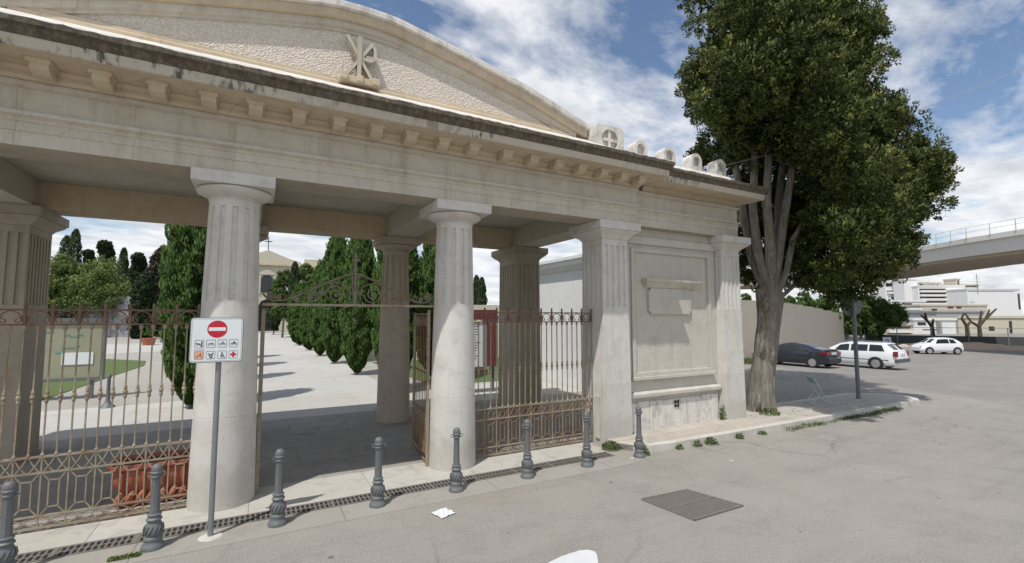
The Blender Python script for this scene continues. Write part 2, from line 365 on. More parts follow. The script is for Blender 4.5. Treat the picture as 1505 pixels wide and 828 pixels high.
# pavement with kerb in front of the wing
sw = [(6.62, 7.62), (6.78, 7.32), (7.08, 7.12), (7.5, 7.06), (12.2, 6.98), (18.25, 6.93), (18.62, 7.1), (18.95, 7.55), (18.9, 8.05), (17.8, 8.78), (13.3, 8.75), (11.2, 8.75), (11.2, 9.0), (6.62, 9.0)]
poly_sheet([(x, y+ (.16 if y < 7.2 else 0)) for x, y in sw], -.1, .125, 'pavement', 'sidewalk')
kerb = []
n = 9
outer = sw[:11]; inner = [(6.80, 7.66), (6.93, 7.44), (7.15, 7.28), (7.5, 7.22), (12.2, 7.14), (18.2, 7.09), (18.5, 7.22), (18.79, 7.58), (18.74, 7.98), (17.76, 8.62), (13.3, 8.6)]
mb = MB()
for i in range(len(outer)-1):
    a, b, c, d = outer[i], outer[i+1], inner[i+1], inner[i]
    mb.zprism([a, b, c, d], -.1, .132)
struct(mb, 'kerb', 'kerb')
# asphalt patches, dirt
poly_sheet([(19.5, 27), (34, 24.5), (60, 32), (140, 38), (140, 60), (30, 60)], -.8, -.12, 'dirt_ground', 'dirt') if False else None
# ================================================================== PORTICO
O = (1.45, 8.25, 0)
P = thing('entrance_portico', O, 'pale limestone cemetery entrance portico with columns, pediment and dark stained cornice', 'gateway')
def part(mb, name, mat, parent=None, **k): return mb.build(name, mat, parent or P, o=O, **k)
def column(cx, cy, mat, sc_=1.):
    z0, zf0, zf1, zt = .0, 2.94, 4.34, 4.44
    rb, rt = .425*sc_, .335*sc_
    def rad(z): t = z/zt; return rb+(rt-rb)*(t**1.25)
    nf = 13; rings = []
    def ring(z, d):
        out = []
        for i in range(nf):
            a0 = 2*math.pi*(i+.15)/nf; w = 2*math.pi/nf
            for fr, dd in ((0, 0), (.13, 0), (.26, 0), (.39, 0), (.50, 0), (.52, d), (.64, d*1.12), (.82, d*1.12), (.95, d), (.97, 0)):
                a = a0+w*fr; r = rad(z)-(dd if d >= 0 else -d); out.append((cx+r*math.cos(a), cy+r*math.sin(a), z))
        return out
    zs = [(z0, 0), (.02, 0), (.75, 0), (1.27, 0), (1.281, 0), (1.284, -.004), (1.292, -.004), (1.295, 0), (1.306, 0), (2.1, 0), (zf0-.008, 0), (zf0, 0), (zf0+.012, .028*sc_), (3.6, .028*sc_), (zf1-.012, .026*sc_), (zf1, 0), (zf1+.008, 0), (zt, 0)]
    m = MB()
    m.loft([ring(z, d) if True else None for z, d in zs])
    s = part(m, 'column', mat, smooth=True)
    c = MB()
    c.lathe([(rt-.01, 4.42), (rt+.012, 4.44), (rt+.012, 4.452), (rt, 4.456), (rt+.02, 4.470), (rt+.02, 4.482), (rt+.008, 4.486), (rt+.035, 4.50), (rt+.09, 4.52), (rt+.145, 4.555), (rt+.17, 4.59), (rt+.165, 4.612), (rt+.14, 4.622), (0.1, 4.623)], (cx, cy, 0), 40)
    cp = c.build('capital', mat, s, o=O, smooth=True)
    a = MB().box(cx-.53, cx+.53, cy-.53, cy+.53, 4.624, 4.80)
    a.build('abacus', mat, s, o=O, bevel=.012)
    return s
def pier(x0, x1, y0, y1, mat, zbase=0., ab=.19, cuts=True):
    def plan(z, grooves, ins=0.):
        t = .03*(z/4.4); X0, X1, Y0, Y1 = x0+t+ins, x1-t-ins, y0+t+ins, y1-t-ins
        if not grooves: return [(X0, Y0, z), (X1, Y0, z), (X1, Y1, z), (X0, Y1, z)]
        pts = []
        def side(ax, ay, bx, by, nx_, ny_):
            L = math.hypot(bx-ax, by-ay); ng = max(4, int(round(L/.165))); gw = .075; d = .03
            gap = (L-ng*gw)/(ng+1)
            pts.append((ax, ay, z)); p = 0
            for i in range(ng):
                p += gap
                for q, dd in ((p, 0), (p+.004, d), (p+gw-.004, d), (p+gw, 0)):
                    f = q/L; pts.append((ax+(bx-ax)*f-nx_*dd, ay+(by-ay)*f-ny_*dd, z))
                p += gw
        side(X0, Y0, X1, Y0, 0, -1); side(X1, Y0, X1, Y1, 1, 0); side(X1, Y1, X0, Y1, 0, 1); side(X0, Y1, X0, Y0, -1, 0)
        return pts
    m = MB()
    m.loft([plan(zbase, 0), plan(2.94, 0)])
    m.loft([plan(2.93, 1, .002), plan(4.30, 1, .002)])
    m.loft([plan(4.298, 0), plan(4.44, 0)])
    s = part(m, 'pier', mat, bevel=.006)
    c = MB()
    def sq(e, z): return [(x0-e, y0-e, z), (x1+e, y0-e, z), (x1+e, y1+e, z), (x0-e, y1+e, z)]
    c.loft([sq(-.02, 4.441), sq(-.005, 4.47), sq(.02, 4.50), sq(.08, 4.545), sq(ab-.03, 4.60), sq(ab-.03, 4.622)])
    c.loft([sq(ab, 4.624), sq(ab, 4.80)])
    c.build('capital', mat, s, o=O, bevel=.008)
    return s
column(-.35, 8.25, 'column'); column(3.25, 8.25, 'column')
p4 = pier(6.55, 7.33, 7.92, 8.70, 'column', 0.0)
pier(10.48, 11.24, 7.92, 8.70, 'column', 0.0)
pier(-4.43, -3.65, 7.92, 8.70, 'column')
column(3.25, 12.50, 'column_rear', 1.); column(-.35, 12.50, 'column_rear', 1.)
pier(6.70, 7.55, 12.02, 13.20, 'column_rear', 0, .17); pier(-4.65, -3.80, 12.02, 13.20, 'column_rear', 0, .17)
MB().box(6.515, 6.548, 8.06, 8.20, .12, 1.02).build('cable_cover', 'kerb', p4, o=O, bevel=.008)
# entablature : main run X -6 .. 7.45, wing run 7.45 .. 11.3
XL, XM, XR = -6.5, 7.45, 11.15
dY = .14   # the wing sits a little behind
def arch_prof(d, back): return [(back, 4.80), (7.78+d, 4.80), (7.78+d, 4.985), (7.765+d, 4.985), (7.765+d, 5.10), (7.75+d, 5.10), (7.75+d, 5.135), (7.71+d, 5.165), (7.69+d, 5.165), (7.69+d, 5.215), (back, 5.215)]
def frieze_prof(d, back): return [(back, 5.217), (7.78+d, 5.217), (7.78+d, 5.52), (7.74+d, 5.535), (7.70+d, 5.56), (7.70+d, 5.60), (back, 5.60)]
part(MB().xprof(arch_prof(0, 8.45), XL, XM), 'architrave', 'stone', bevel=.005)
part(MB().xprof(frieze_prof(0, 8.45), XL, XM), 'frieze', 'stone', bevel=.006)
part(MB().xprof(arch_prof(dY, 8.62), XM+.002, XR), 'architrave', 'stone', bevel=.005)
part(MB().xprof(frieze_prof(dY, 8.62), XM+.002, XR), 'frieze', 'stone', bevel=.006)
# mutule band, corona and cyma
def cornice(d, x0, x1, parent_tag, end=False):
    xo = 0.
    part(MB().xprof([(8.45+d, 5.602), (7.66+d, 5.602), (7.62+d, 5.63), (7.62+d, 5.69), (7.57+d, 5.725), (7.57+d, 5.745), (8.45+d, 5.745)], x0, x1-(.38 if end else .32)), 'bed_moulding', 'stone_warm', bevel=.004)
    part(MB().xprof([(8.45+d, 5.747), (7.10+d, 5.747), (7.09+d, 5.76), (7.06+d, 5.855), (7.05+d, 5.87), (8.45+d, 5.87)], x0, x1), 'corona', 'corona', bevel=.006)
def soffit(d, x0, x1): part(MB().box(x0, x1, 7.115+d, 7.568+d, 5.7425, 5.7465), 'corona_soffit', 'stone_warm')
def rag(x0, x1, d, z1, name='cyma'):
    "top edge broken by weathering: sampled along x with noise"
    m = MB(); n = int((x1-x0)/.09); rings = []
    for i in range(n+1):
        x = x0+(x1-x0)*i/n; e = random.uniform(-.012, .012); f = random.uniform(-.010, .010)
        rings.append([(x, 8.45+d, 5.872), (x, 7.04+d, 5.872), (x, 7.03+d, 5.89), (x, 7.0+d+f*.5, 5.95), (x, 6.955+d+f, 5.975), (x, 6.95+d+f, 6.035+e), (x, 7.0+d, 6.06+e), (x, 8.45+d, 6.06)])
    m.loft(rings); return part(m, name, 'lichen', smooth=False)
soffit(0, XL, XM+.28); soffit(.27, XM+.32, XR+.30); cornice(0, XL, XM+.30, 1); rag(XL, XM+.34, 0, 6.04)
cornice(.27, XM+.302, XR+.34, 1, True); rag(XM+.342, XR+.40, .27, 5.95)
# modillions of the main run and the paired ones at the end
xm = -4.62
mods = [xm+.563*i for i in range(0, 15)]+[3.93, 4.50, 5.06, 5.62, 6.18, 6.72, 7.22]
mods = [x for x in mods if x < 3.6]+[3.93, 4.50, 5.06, 5.62, 6.18, 6.72, 7.22]
mmb = None
for i, x in enumerate(mods):
    m = MB()
    m.loft([[(x+sx*.088, 7.575, 5.740), (x+sx*.088, 7.32, 5.740), (x+sx*.088, 7.32, 5.700), (x+sx*.088, 7.335, 5.690), (x+sx*.088, 7.35, 5.63), (x+sx*.088, 7.45, 5.59), (x+sx*.088, 7.615, 5.585)] for sx in (-1, 1)])
    m.loft([[(x+sx*.115, 7.58, 5.741), (x+sx*.115, 7.285, 5.741), (x+sx*.115, 7.295, 5.712), (x+sx*.115, 7.315, 5.70), (x+sx*.115, 7.58, 5.70)] for sx in (-1, 1)])
    part(m, 'modillion', 'stone_warm', bevel=.004)
# white sloped weathering behind the cyma up to the tympanum
part(MB().xprof([(8.0, 6.05), (7.02, 6.062), (7.02, 6.075), (7.85, 6.52), (8.0, 6.52)], XL, 6.10), 'weathering_slope', 'white_stone')
part(MB().xprof([(8.3, 6.05), (7.1, 6.062), (7.1, 6.075), (8.3, 6.14)], 6.102, XM+.33), 'weathering_slope', 'white_stone')
# pediment
pk = [(0, 7.93), (.50, 7.91), (1.75, 7.66), (3.15, 7.33), (4.68, 6.83)]
def zc(dx):
    dx = abs(dx)
    for i in range(len(pk)-1):
        if dx <= pk[i+1][0]:
            t = (dx-pk[i][0])/(pk[i+1][0]-pk[i][0]); return pk[i][1]+(pk[i+1][1]-pk[i][1])*t
    return pk[-1][1]-(dx-4.68)*.33
def smooth_zc(dx): return (zc(dx-.12)+2*zc(dx)+zc(dx+.12))/4
XC, HW = 1.45, 4.68
cols = [-HW+2*HW*i/72 for i in range(73)]
def rake(prof, name, mat, hw=HW, bev=0.):
    m = MB(); m.loft([[(XC+c*hw/HW, y, smooth_zc(c*hw/HW)+dz) for y, dz in prof] for c in cols]); return part(m, name, mat, bevel=bev)
ped = part(MB().loft([[(XC+c, 7.98, 6.50), (XC+c, 7.98, max(6.56, smooth_zc(c)-.35)), (XC+c, 8.9, max(6.56, smooth_zc(c)-.35)), (XC+c, 8.9, 6.06)] for c in cols]), 'tympanum', 'tymp')
rake([(8.95, .02), (7.79, .02), (7.785, -.01), (7.785, -.085), (7.82, -.105), (8.95, -.105)], 'raking_cornice', 'white_stone', HW+.03)
rake([(8.93, -.107), (7.84, -.107), (7.84, -.245), (7.865, -.26), (8.93, -.26)], 'raking_fascia', 'stone_warm')
rake([(8.91, -.262), (7.905, -.262), (7.905, -.36), (7.92, -.37), (7.95, -.38), (7.95, -.43), (8.91, -.43)], 'raking_fascia', 'stone', HW-.25) if True else None
part(MB().xprof([(8.2, 6.522), (7.90, 6.522), (7.90, 6.60), (7.93, 6.62), (7.93, 6.67), (8.2, 6.67)], XC-HW+.35, XC+HW-.35), 'tympanum_base', 'stone_warm', bevel=.005)
part(MB().box(XC+HW+.035, XC+HW+.10, 7.76, 8.9, 6.08, 6.74), 'pediment_end', 'white_stone', bevel=.01)
# chi-rho emblem
em = part(MB().box(1.04, 1.68, 7.74, 7.899, 6.56, 6.67).box(1.04, 1.16, 7.69, 7.74, 6.57, 6.69).box(1.31, 1.41, 7.69, 7.74, 6.57, 6.68).box(1.56, 1.68, 7.69, 7.74, 6.57, 6.68), 'emblem_base', 'stone_warm', bevel=.012)
m = MB()
def ebar(x0, z0, x1, z1, w=.038, y0=7.74, y1=7.86):
    f = lambda x, z: (1.36+(x-1.345)*.93, 6.67+(z-6.72)*.98); (x0, z0), (x1, z1) = f(x0, z0), f(x1, z1); y0 += .06; y1 += .06; w *= .72
    d = Vector((x1-x0, z1-z0)).normalized(); nx_, nz_ = -d.y*w, d.x*w
    m.yprism([(x0+nx_, z0+nz_), (x1+nx_, z1+nz_), (x1-nx_, z1-nz_), (x0-nx_, z0-nz_)], y0, y1)
ebar(1.335, 6.72, 1.345, 7.46, .045, 7.73, 7.86)
ebar(1.12, 7.44, 1.58, 6.72, .034, 7.742, 7.862); ebar(1.10, 6.72, 1.575, 7.40, .034, 7.744, 7.864)
arc = [(1.35+.02+.0, 7.09)]+[(1.52+.10*math.cos(a)-.0, 7.23+.16*math.sin(a)) for a in [R(t) for t in range(-80, 81, 20)]]
for i in range(len(arc)-1): ebar(*arc[i], *arc[i+1], .034, 7.746+i*.0003, 7.866)
m.build('emblem', 'stone', em, o=O)
# round cross block and roof niches
m = MB(); pts = [(6.17, 6.10), (6.93, 6.10), (6.93, 6.80)]+[(6.93-.76*i/8, 6.80+.07*math.sin(math.pi*i/8)) for i in range(1, 8)]+[(6.17, 6.80)]
cxx, czz, cr = 6.56, 6.52, .225
def ring_face(pts, cx, cz, r, y, seg=24):
    outer = pts; circ = [(cx+r*math.cos(2*math.pi*i/seg), cz+r*math.sin(2*math.pi*i/seg)) for i in range(seg)]
    return circ
# front plate with a round hole (radial strips)
seg = 32; rim = []
for i in range(seg):
    a = 2*math.pi*i/seg; dx, dz = math.cos(a), math.sin(a); k = min(abs((.38)/dx) if dx else 9, ((.40 if dz < 0 else .31)/abs(dz)) if abs(dz) > 1e-6 else 9)
    rim.append((cxx+dx*k, czz+dz*k))
rings = [[(x, 7.60, z) for x, z in rim], [(cxx+cr*math.cos(2*math.pi*i/seg), 7.60, czz+cr*math.sin(2*math.pi*i/seg)) for i in range(seg)], [(cxx+cr*math.cos(2*math.pi*i/seg), 7.68, czz+cr*math.sin(2*math.pi*i/seg)) for i in range(seg)]]
m.loft(rings, cap=False); m.loft([[(x, y, z) for x, z in rim] for y in (7.60, 7.681)], cap=False)
m.yprism([(cxx-.38, 6.12), (cxx+.38, 6.12), (cxx+.38, 6.80), (cxx+.2, 6.86), (cxx, 6.875), (cxx-.2, 6.86), (cxx-.38, 6.80)], 7.682, 8.35)
m.box(cxx-.032, cxx+.032, 7.62, 7.683, czz-.222, czz+.222); m.box(cxx-.205, cxx-.033, 7.622, 7.684, czz-.03, czz+.035); m.box(cxx+.033, cxx+.205, 7.622, 7.684, czz-.03, czz+.035)
part(m, 'cross_block', 'white_stone', bevel=.004)
def niche(x, zb):
    w = .19; m = MB(); A = [R(t) for t in range(0, 181, 15)]
    outl = [(x+w, zb)]+[(x+w*math.cos(a), zb+.26+w*math.sin(a)) for a in A]+[(x-w, zb)]
    inl = [(x+w*.62, zb)]+[(x+w*.62*math.cos(a), zb+.25+w*.62*math.sin(a)) for a in A]+[(x-w*.62, zb)]
    m.loft([[(a, 7.70, b) for a, b in outl], [(a, 7.70, b) for a, b in inl], [(a, 7.80, b) for a, b in inl]], cap=False, close=True)
    m.loft([[(a, y, b) for a, b in outl] for y in (7.70, 7.98)], cap=False)
    m.yprism([(x+(a_-x)*.97, zb+(b_-zb)*.985) for a_, b_ in outl], 7.802, 7.981)
    m.box(x-w*.5, x+w*.5, 7.74, 7.80, zb, zb+.14)
    part(m, 'roof_niche', 'white_stone', bevel=.005)
part(MB().box(7.36, 7.74, 7.69, 7.99, 6.07, 6.278), 'niche_plinth', 'white_stone', bevel=.004)
for x, zb in ((7.55, 6.28), (8.46, 6.29), (9.38, 6.29), (10.28, 6.29)): niche(x, zb)
part(MB().xprof([(9.0, 6.0), (7.56, 6.062), (7.54, 6.09), (7.50, 6.10), (7.50, 6.15), (7.60, 6.27), (9.0, 6.27)], XM+.345, 10.60), 'attic_step', 'white_stone', bevel=.01)
# roof, ceiling, beams
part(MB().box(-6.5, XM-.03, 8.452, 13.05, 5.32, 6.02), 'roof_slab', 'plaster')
part(MB().box(-6.5, 7.5, 12.10, 12.86, 4.802, 5.318), 'rear_beam', 'stone_warm', bevel=.01)
part(MB().xprof([(13.3, 5.62), (13.06, 5.5), (13.06, 6.05), (13.3, 6.05)], -6.5, XM+.2), 'rear_cornice', 'stone')
for x0, x1 in ((2.88, 3.62), (-.72, .02), (6.62, 7.40), (-4.5, -3.76)):
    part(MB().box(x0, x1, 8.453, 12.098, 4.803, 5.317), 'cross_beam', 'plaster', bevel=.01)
# wing wall
ww = part(MB().box(7.335, 10.478, 8.16, 8.62, .0, 4.80), 'wing_wall', 'wall')
m = MB()
m.box(7.336, 10.477, 8.10, 8.158, 4.42, 4.60); part(m, 'wall_band', 'wall', ww, bevel=.01)
m = MB(); x0, x1, z0, z1 = 7.62, 10.22, 1.40, 4.28
for a, b, c, d, y in ((x0-.05, x0+.05, z0-.05, z1+.05, 8.115), (x1-.05, x1+.05, z0-.05, z1+.05, 8.115), (x0+.052, x1-.052, z1-.05, z1+.05, 8.117), (x0-.08, x1+.08, z0-.13, z0-.052, 8.06)):
    m.box(a, b, y, 8.158, c, d)
m.box(x0+.052, x1-.052, 8.11, 8.158, z0-.05, z0+.04)
m.box(x0+.07, x0+.10, 8.135, 8.158, z0+.06, z1-.06); m.box(x1-.10, x1-.07, 8.135, 8.158, z0+.06, z1-.06)
part(m, 'panel_frame', 'wall', ww, bevel=.008)
m = MB(); m.loft([[(8.00, 8.158, 3.40), (9.72, 8.158, 3.40), (9.72, 8.10, 3.40), (8.00, 8.10, 3.40)], [(7.93, 8.158, 3.52), (9.80, 8.158, 3.52), (9.80, 8.00, 3.52), (7.93, 8.00, 3.52)], [(7.90, 8.158, 3.55), (9.84, 8.158, 3.55), (9.84, 7.96, 3.55), (7.90, 7.96, 3.55)], [(7.90, 8.158, 3.61), (9.84, 8.158, 3.61), (9.84, 7.96, 3.61), (7.90, 7.96, 3.61)]])
part(m, 'tablet_cornice', 'stone', ww, bevel=.005)
part(MB().yprism([(8.14, 2.78), (9.44, 2.78), (9.44, 2.84), (9.50, 2.84), (9.50, 3.34), (9.44, 3.34), (9.44, 3.395), (8.14, 3.395), (8.14, 3.34), (8.08, 3.34), (8.08, 2.84), (8.14, 2.84)], 8.09, 8.158), 'tablet', 'wall', ww, bevel=.006)
part(MB().xprof([(8.158, .86), (8.07, .86), (8.05, .885), (8.04, .90), (8.04, .965), (8.07, .985), (8.158, 1.01)], 7.34, 10.475), 'ledge', 'kerb', ww, bevel=.008)
m = MB(); xx = 7.36
for w in (.34, .36, .42, .58, .40, .36, .34, .26):
    m.box(xx, xx+w-.012, 8.125-random.uniform(0, .012), 8.158, .10, .76+random.uniform(-.01, .03)); xx += w
part(m, 'plinth_blocks', 'white_stone', ww, bevel=.012)
m = MB()
for a, b in ((8.87, .60), (8.96, .60), (8.87, .69), (8.96, .69)):
    m.box(a-.030, a+.030, 8.10, 8.111, b-.034, b+.034)
part(m, 'cross_vent', 'dark', ww)
# ================================================================== IRON FENCES AND GATE
def scroll(cx, cz, r0, turns, start, hand, y, n=22):
    pts = []
    for i in range(n+1):
        t = i/n; a = start+hand*2*math.pi*turns*t; r = r0*(1-.85*t); pts.append((cx+r*math.cos(a), y, cz+r*math.sin(a)))
    return pts
def fence(x0, x1, y, label, mats):
    th = thing('iron_fence', ((x0+x1)/2, y, 0), label, 'fence', 'iron railings between the portico columns'); o = (( x0+x1)/2, y, 0)
    n = int(round((x1-x0)/.138)); n += n % 2; dx = (x1-x0)/n
    b1, b2, b3, b4, t1, t2 = .07, .21, .74, .94, 2.61, 2.80
    for z, r in ((b1, .014), (b2, .013), (b3, .014), (b4, .016)): 
        MB().box(x0, x1, y-r, y+r, z-r*.8, z+r*.8).build('rail', mats[0], th, o=o)
    for z in (t1, t2): MB().box(x0, x1, y-.011, y+.011, z-.011, z+.011).build('rail', mats[1], th, o=o)
    m = MB(); kn = MB(); fin = MB(); cr = MB(); orn = MB()
    for i in range(n+1):
        x = x0+dx*i; tall = i % 2 == 0; lo = b1 if tall else b4
        kn = MB(); kn.bar((x, y, lo), (x, y, t2 if tall else t1), .0115)
        kn.lathe([(.008, 1.60), (.019, 1.615), (.022, 1.64), (.016, 1.66), (.026, 1.675), (.029, 1.69), (.026, 1.705), (.016, 1.72), (.022, 1.74), (.017, 1.765), (.008, 1.80)], (x, y, 0), 8)
        kn.lathe([(.008, b4+.012), (.024, b4+.02), (.02, b4+.032), (.009, b4+.055)], (x, y, 0), 8)
        kn.lathe([(.01, t1-.08), (.023, t1-.06), (.026, t1-.03), (.02, t1-.012)], (x, y, 0), 8)
        kn.build('bar', mats[0], th, o=o)
        if tall: fin = MB(); fin.lathe([(.018, t2+.011), (.02, t2+.05), (.02, t2+.08), (.014, t2+.085), (.0, t2+.11)], (x, y, 0), 6); fin.box(x-.016, x+.016, y-.016, y+.016, t1+.011, t2-.011); fin.build('finial', mats[1], th, o=o)
        if tall and i+2 <= n:
            r = dx-.016
            cr.tube([(x+dx+r*math.cos(R(a)), y, t1+.03+ (t2-t1-.045)*math.sin(R(a))) for a in range(0, 181, 15)], .009, 4)
            for s_ in (-1, 1): cr.tube(scroll(x+dx+s_*.062, t1+.055, .045, 1.1, R(90 if s_ > 0 else 90), -s_, y, 12), .008, 4)
            # elongated octagon
            h = .05; zt, zb = b3-.10, b2+.10; xa, xb = x+dx-h, x+dx+h; r_ = .0105
            for p, q in (((xa, zb), (xa, zt)), ((xb, zb), (xb, zt)), ((xa, zt), (xb, zt)), ((xa, zb), (xb, zb)), ((xa, zt), (x+.01, b3)), ((xb, zt), (x+2*dx-.01, b3)), ((xa, zb), (x+.01, b2)), ((xb, zb), (x+2*dx-.01, b2))):
                orn.bar((p[0], y, p[1]), (q[0], y, q[1]), r_)
            orn.bar((x, y, b1), (x+2*dx, y, b2), .009); orn.bar((x, y-.004, b2), (x+2*dx, y-.004, b1), .009)
        if i < n:
            orn.tube([(x+.005, y, b4), (x+dx*.35, y, b4-.09), (x+dx*.8, y, b3+.02), (x+dx, y, b3)], .0095, 4)
            orn.tube([(x+dx-.005, y-.006, b4), (x+dx*.65, y-.006, b4-.09), (x+dx*.2, y-.006, b3+.02), (x, y-.006, b3)], .0095, 4)
    cr.build('scroll_band', mats[1], th, o=o); orn.build('lattice_panel', mats[2], th, o=o)
    return th
fence(-3.64, -.74, 8.20, 'beige iron railing in front of the terracotta planter, left of the no entry sign', ('iron', 'iron_top', 'iron'))
fence(3.66, 6.52, 8.30, 'rusty brown iron railing between the middle column and the square pier', ('iron', 'iron_top', 'iron_rust'))
# gate overthrow
gx0, gx1, gy = .07, 2.84, 8.25; gc = (gx0+gx1)/2; o = (gc, gy, 2.9)
ot = thing('gate_overthrow', o, 'scrolled wrought iron overthrow with a cross above the open gateway', 'gate arch')
MB().box(gx0, gx1, gy-.016, gy+.016, 2.885, 2.925).build('bottom_rail', 'iron', ot, o=o)
m = MB()
for s_ in (-1, 1):
    f = lambda u: gc+s_*(1-u)*(gx1-gc)    # u 0 at the end, 1 in the middle
    crv = [(f(u), gy, z) for u, z in ((.0, 3.08), (.05, 3.0), (.12, 2.965), (.22, 2.975), (.34, 3.04), (.48, 3.14), (.62, 3.25), (.76, 3.33), (.88, 3.40), (.95, 3.435), (1.0, 3.45))]
    m.tube(crv, .017, 5)
    m.tube([(f(u), gy, z) for u, z in ((.55, 3.17), (.66, 3.26), (.78, 3.29), (.90, 3.24), (.95, 3.12), (.93, 2.99))], .013, 5)
    for u, z, r, h, st in ((.78, 3.09, .155, 1, 180), (.52, 3.03, .095, -1, 0), (.35, 2.985, .05, 1, 180), (.08, 3.06, .06, 1, 0), (.62, 3.10, .05, 1, 200), (.17, 3.02, .04, -1, 90)):
        m.tube(scroll(f(u), z, r, 1.9, R(st), h*s_, gy, 28), .0125, 4)
        m.lathe([(0, 0), (.02, .003), (.02, .02), (0, .024)], (f(u), gy, z-.01), 6)
    m.tube([(f(.99), gy, 2.92), (f(.97), gy, 3.2), (f(.965), gy, 3.42)], .012, 4)
m.build('scrollwork', 'iron_dark', ot, o=o)
m = MB().box(gc-.02, gc+.02, gy-.012, gy+.012, 2.925, 3.80); m.box(gc-.06, gc-.021, gy-.010, gy+.010, 3.66, 3.70); m.box(gc+.021, gc+.06, gy-.010, gy+.010, 3.66, 3.70)
m.build('cross', 'iron_dark', ot, o=o)
def leaf_gate(hx, hy, ang, label):
    th = thing('gate_leaf', (hx, hy, 0), label, 'gate', 'open leaves of the iron entrance gate', rz=ang); L = 1.38
    MB().box(0, .05, -.025, .025, .03, 2.84).build('hinge_stile', 'iron', th); MB().box(L-.045, L, -.022, .022, .05, 2.80).build('meeting_stile', 'iron', th)
    for z in (.08, .22, .74, .94, 1.66, 2.55, 2.77): MB().box(.051, L-.046, -.013, .013, z-.014, z+.014).build('rail', 'iron_rust', th)
    MB().box(.052, L-.047, -.004, .004, .235, .725).build('sheet_panel', 'iron_rust', th)
    n = 9; m = MB()
    for i in range(1, n):
        x = .05+(L-.095)*i/n; MB().bar((x, 0, .95), (x, 0, 2.76), .009).build('bar', 'iron_rust', th)
        m = MB(); m.tube([(x-.06, 0, 2.56), (x, 0, 2.74), (x+.06, 0, 2.56)], .009, 4); m.build('arch_ornament', 'iron', th); m = MB()
        m.bar((x-.06, 0, .75), (x+.06, 0, .93), .01); m.bar((x+.06, .006, .75), (x-.06, .006, .93), .01)
        m.build('ornament', 'iron', th)
    return th
leaf_gate(2.80, 8.33, R(84), 'rusty iron gate leaf folded inward beside the middle column')
leaf_gate(.10, 8.33, R(90), 'iron gate leaf seen edge on behind the column with the no entry sign')
# ================================================================== DRAIN
o = (1.5, 7.32, 0); dr = thing('drain_channel', o, 'long slotted iron drain channel running along the stone sill', 'drain')
MB().box(-4.2, 6.25, 7.27, 7.53, -.04, .0095).build('channel', 'dark', dr, o=o)
m = MB(); L0 = -4.2
for y in (7.26, 7.392, 7.52): m.box(L0, 6.25, y, y+.022, .0, .0165)
x = L0
while x < 6.24:
    for y0, y1 in ((7.283, 7.391), (7.415, 7.519)): m.box(x, x+.022, y0, y1, .0, .015)
    x += .062
x = L0
while x < 6.24:
    m.box(x, x+.035, 7.283, 7.519, .001, .0175); x += .75
m.build('grating', 'drain', dr, o=o)
# grate in the road
o = (5.66, 4.9, 0); gr = thing('road_grate', o, 'rectangular rusted iron grate set in the asphalt road', 'drain cover', rz=0)
cor = [(5.12, 5.36), (6.02, 5.30), (6.22, 4.50), (5.22, 4.50)]
MB().zprism(cor[::-1], -.02, .005).build('pit', 'dark', gr, o=o)
m = MB()
def lerp(a, b, t): return (a[0]+(b[0]-a[0])*t, a[1]+(b[1]-a[1])*t)
nb = 26
for i in range(nb+1):
    t = i/nb; a, b = lerp(cor[0], cor[1], t), lerp(cor[3], cor[2], t); m.tube([(*a, .011), (*b, .011)], .0125, 4)
for i in range(nb+1):
    t = i/nb; a, b = lerp(cor[0], cor[3], t), lerp(cor[1], cor[2], t); m.tube([(*a, .013), (*b, .013)], .008 if i % 13 else .02, 4)
for i in range(4): m.tube([(*cor[i], .010), (*cor[(i+1) % 4], .010)], .016, 4)
m.build('grating', 'drain', gr, o=o)
# ================================================================== BOLLARDS
def bollard(loc):
    th = thing('bollard', loc, 'x', 'bollard', 'grey cast iron bollards along the drain')
    MB().lathe([(.0, 0), (.115, 0), (.118, .02), (.105, .055), (.09, .075), (.088, .10), (.094, .115), (.094, .13), (.078, .15)], seg=24).build('foot', 'cast', th, smooth=True)
    m = MB(); m.lathe([(.06, .145), (.078, .155), (.090, .20), (.092, .235), (.08, .275), (.064, .305), (.064, .315), (.078, .325), (.08, .34), (.07, .35), (.064, .355), (.062, .37), (.071, .38), (.071, .392), (.055, .40)], seg=24)
    for i in range(14):
        a = 2*math.pi*i/14; m.tube([((.088)*math.cos(a), .088*math.sin(a), .18), (.098*math.cos(a+.25), .098*math.sin(a+.25), .22), (.088*math.cos(a+.5), .088*math.sin(a+.5), .268)], .008, 4)
    m.build('bulb', 'cast', th, smooth=True)
    m = MB(); seg = 32
    m.loft([[((r-(dd if j % 4 in (2, 3) else 0))*math.cos(2*math.pi*j/seg), (r-(dd if j % 4 in (2, 3) else 0))*math.sin(2*math.pi*j/seg), z) for j in range(seg)] for r, z, dd in ((.052, .39, 0), (.052, .42, .005), (.044, .79, .005), (.044, .81, 0))])
    m.build('shaft', 'cast', th, smooth=True)
    m = MB(); m.lathe([(.04, .80), (.056, .81), (.058, .825), (.05, .835), (.05, .85), (.062, .858), (.064, .872), (.056, .88), (.058, .895), (.058, .92), (.048, .945), (.03, .96), (.0, .965)], seg=24)
    m.build('head', 'cast', th, smooth=True)
    m = MB()
    for s_ in (-1, 1): m.tube([(s_*(.072+.022*math.cos(a)), 0, .845+.022*math.sin(a)) for a in [2*math.pi*i/10 for i in range(11)]], .006, 5)
    m.build('ring_lugs', 'cast', th, smooth=True)
    return th
BX = [-2.23, -.97, .34, 1.63, 2.84, 4.13, 5.39, 6.63]
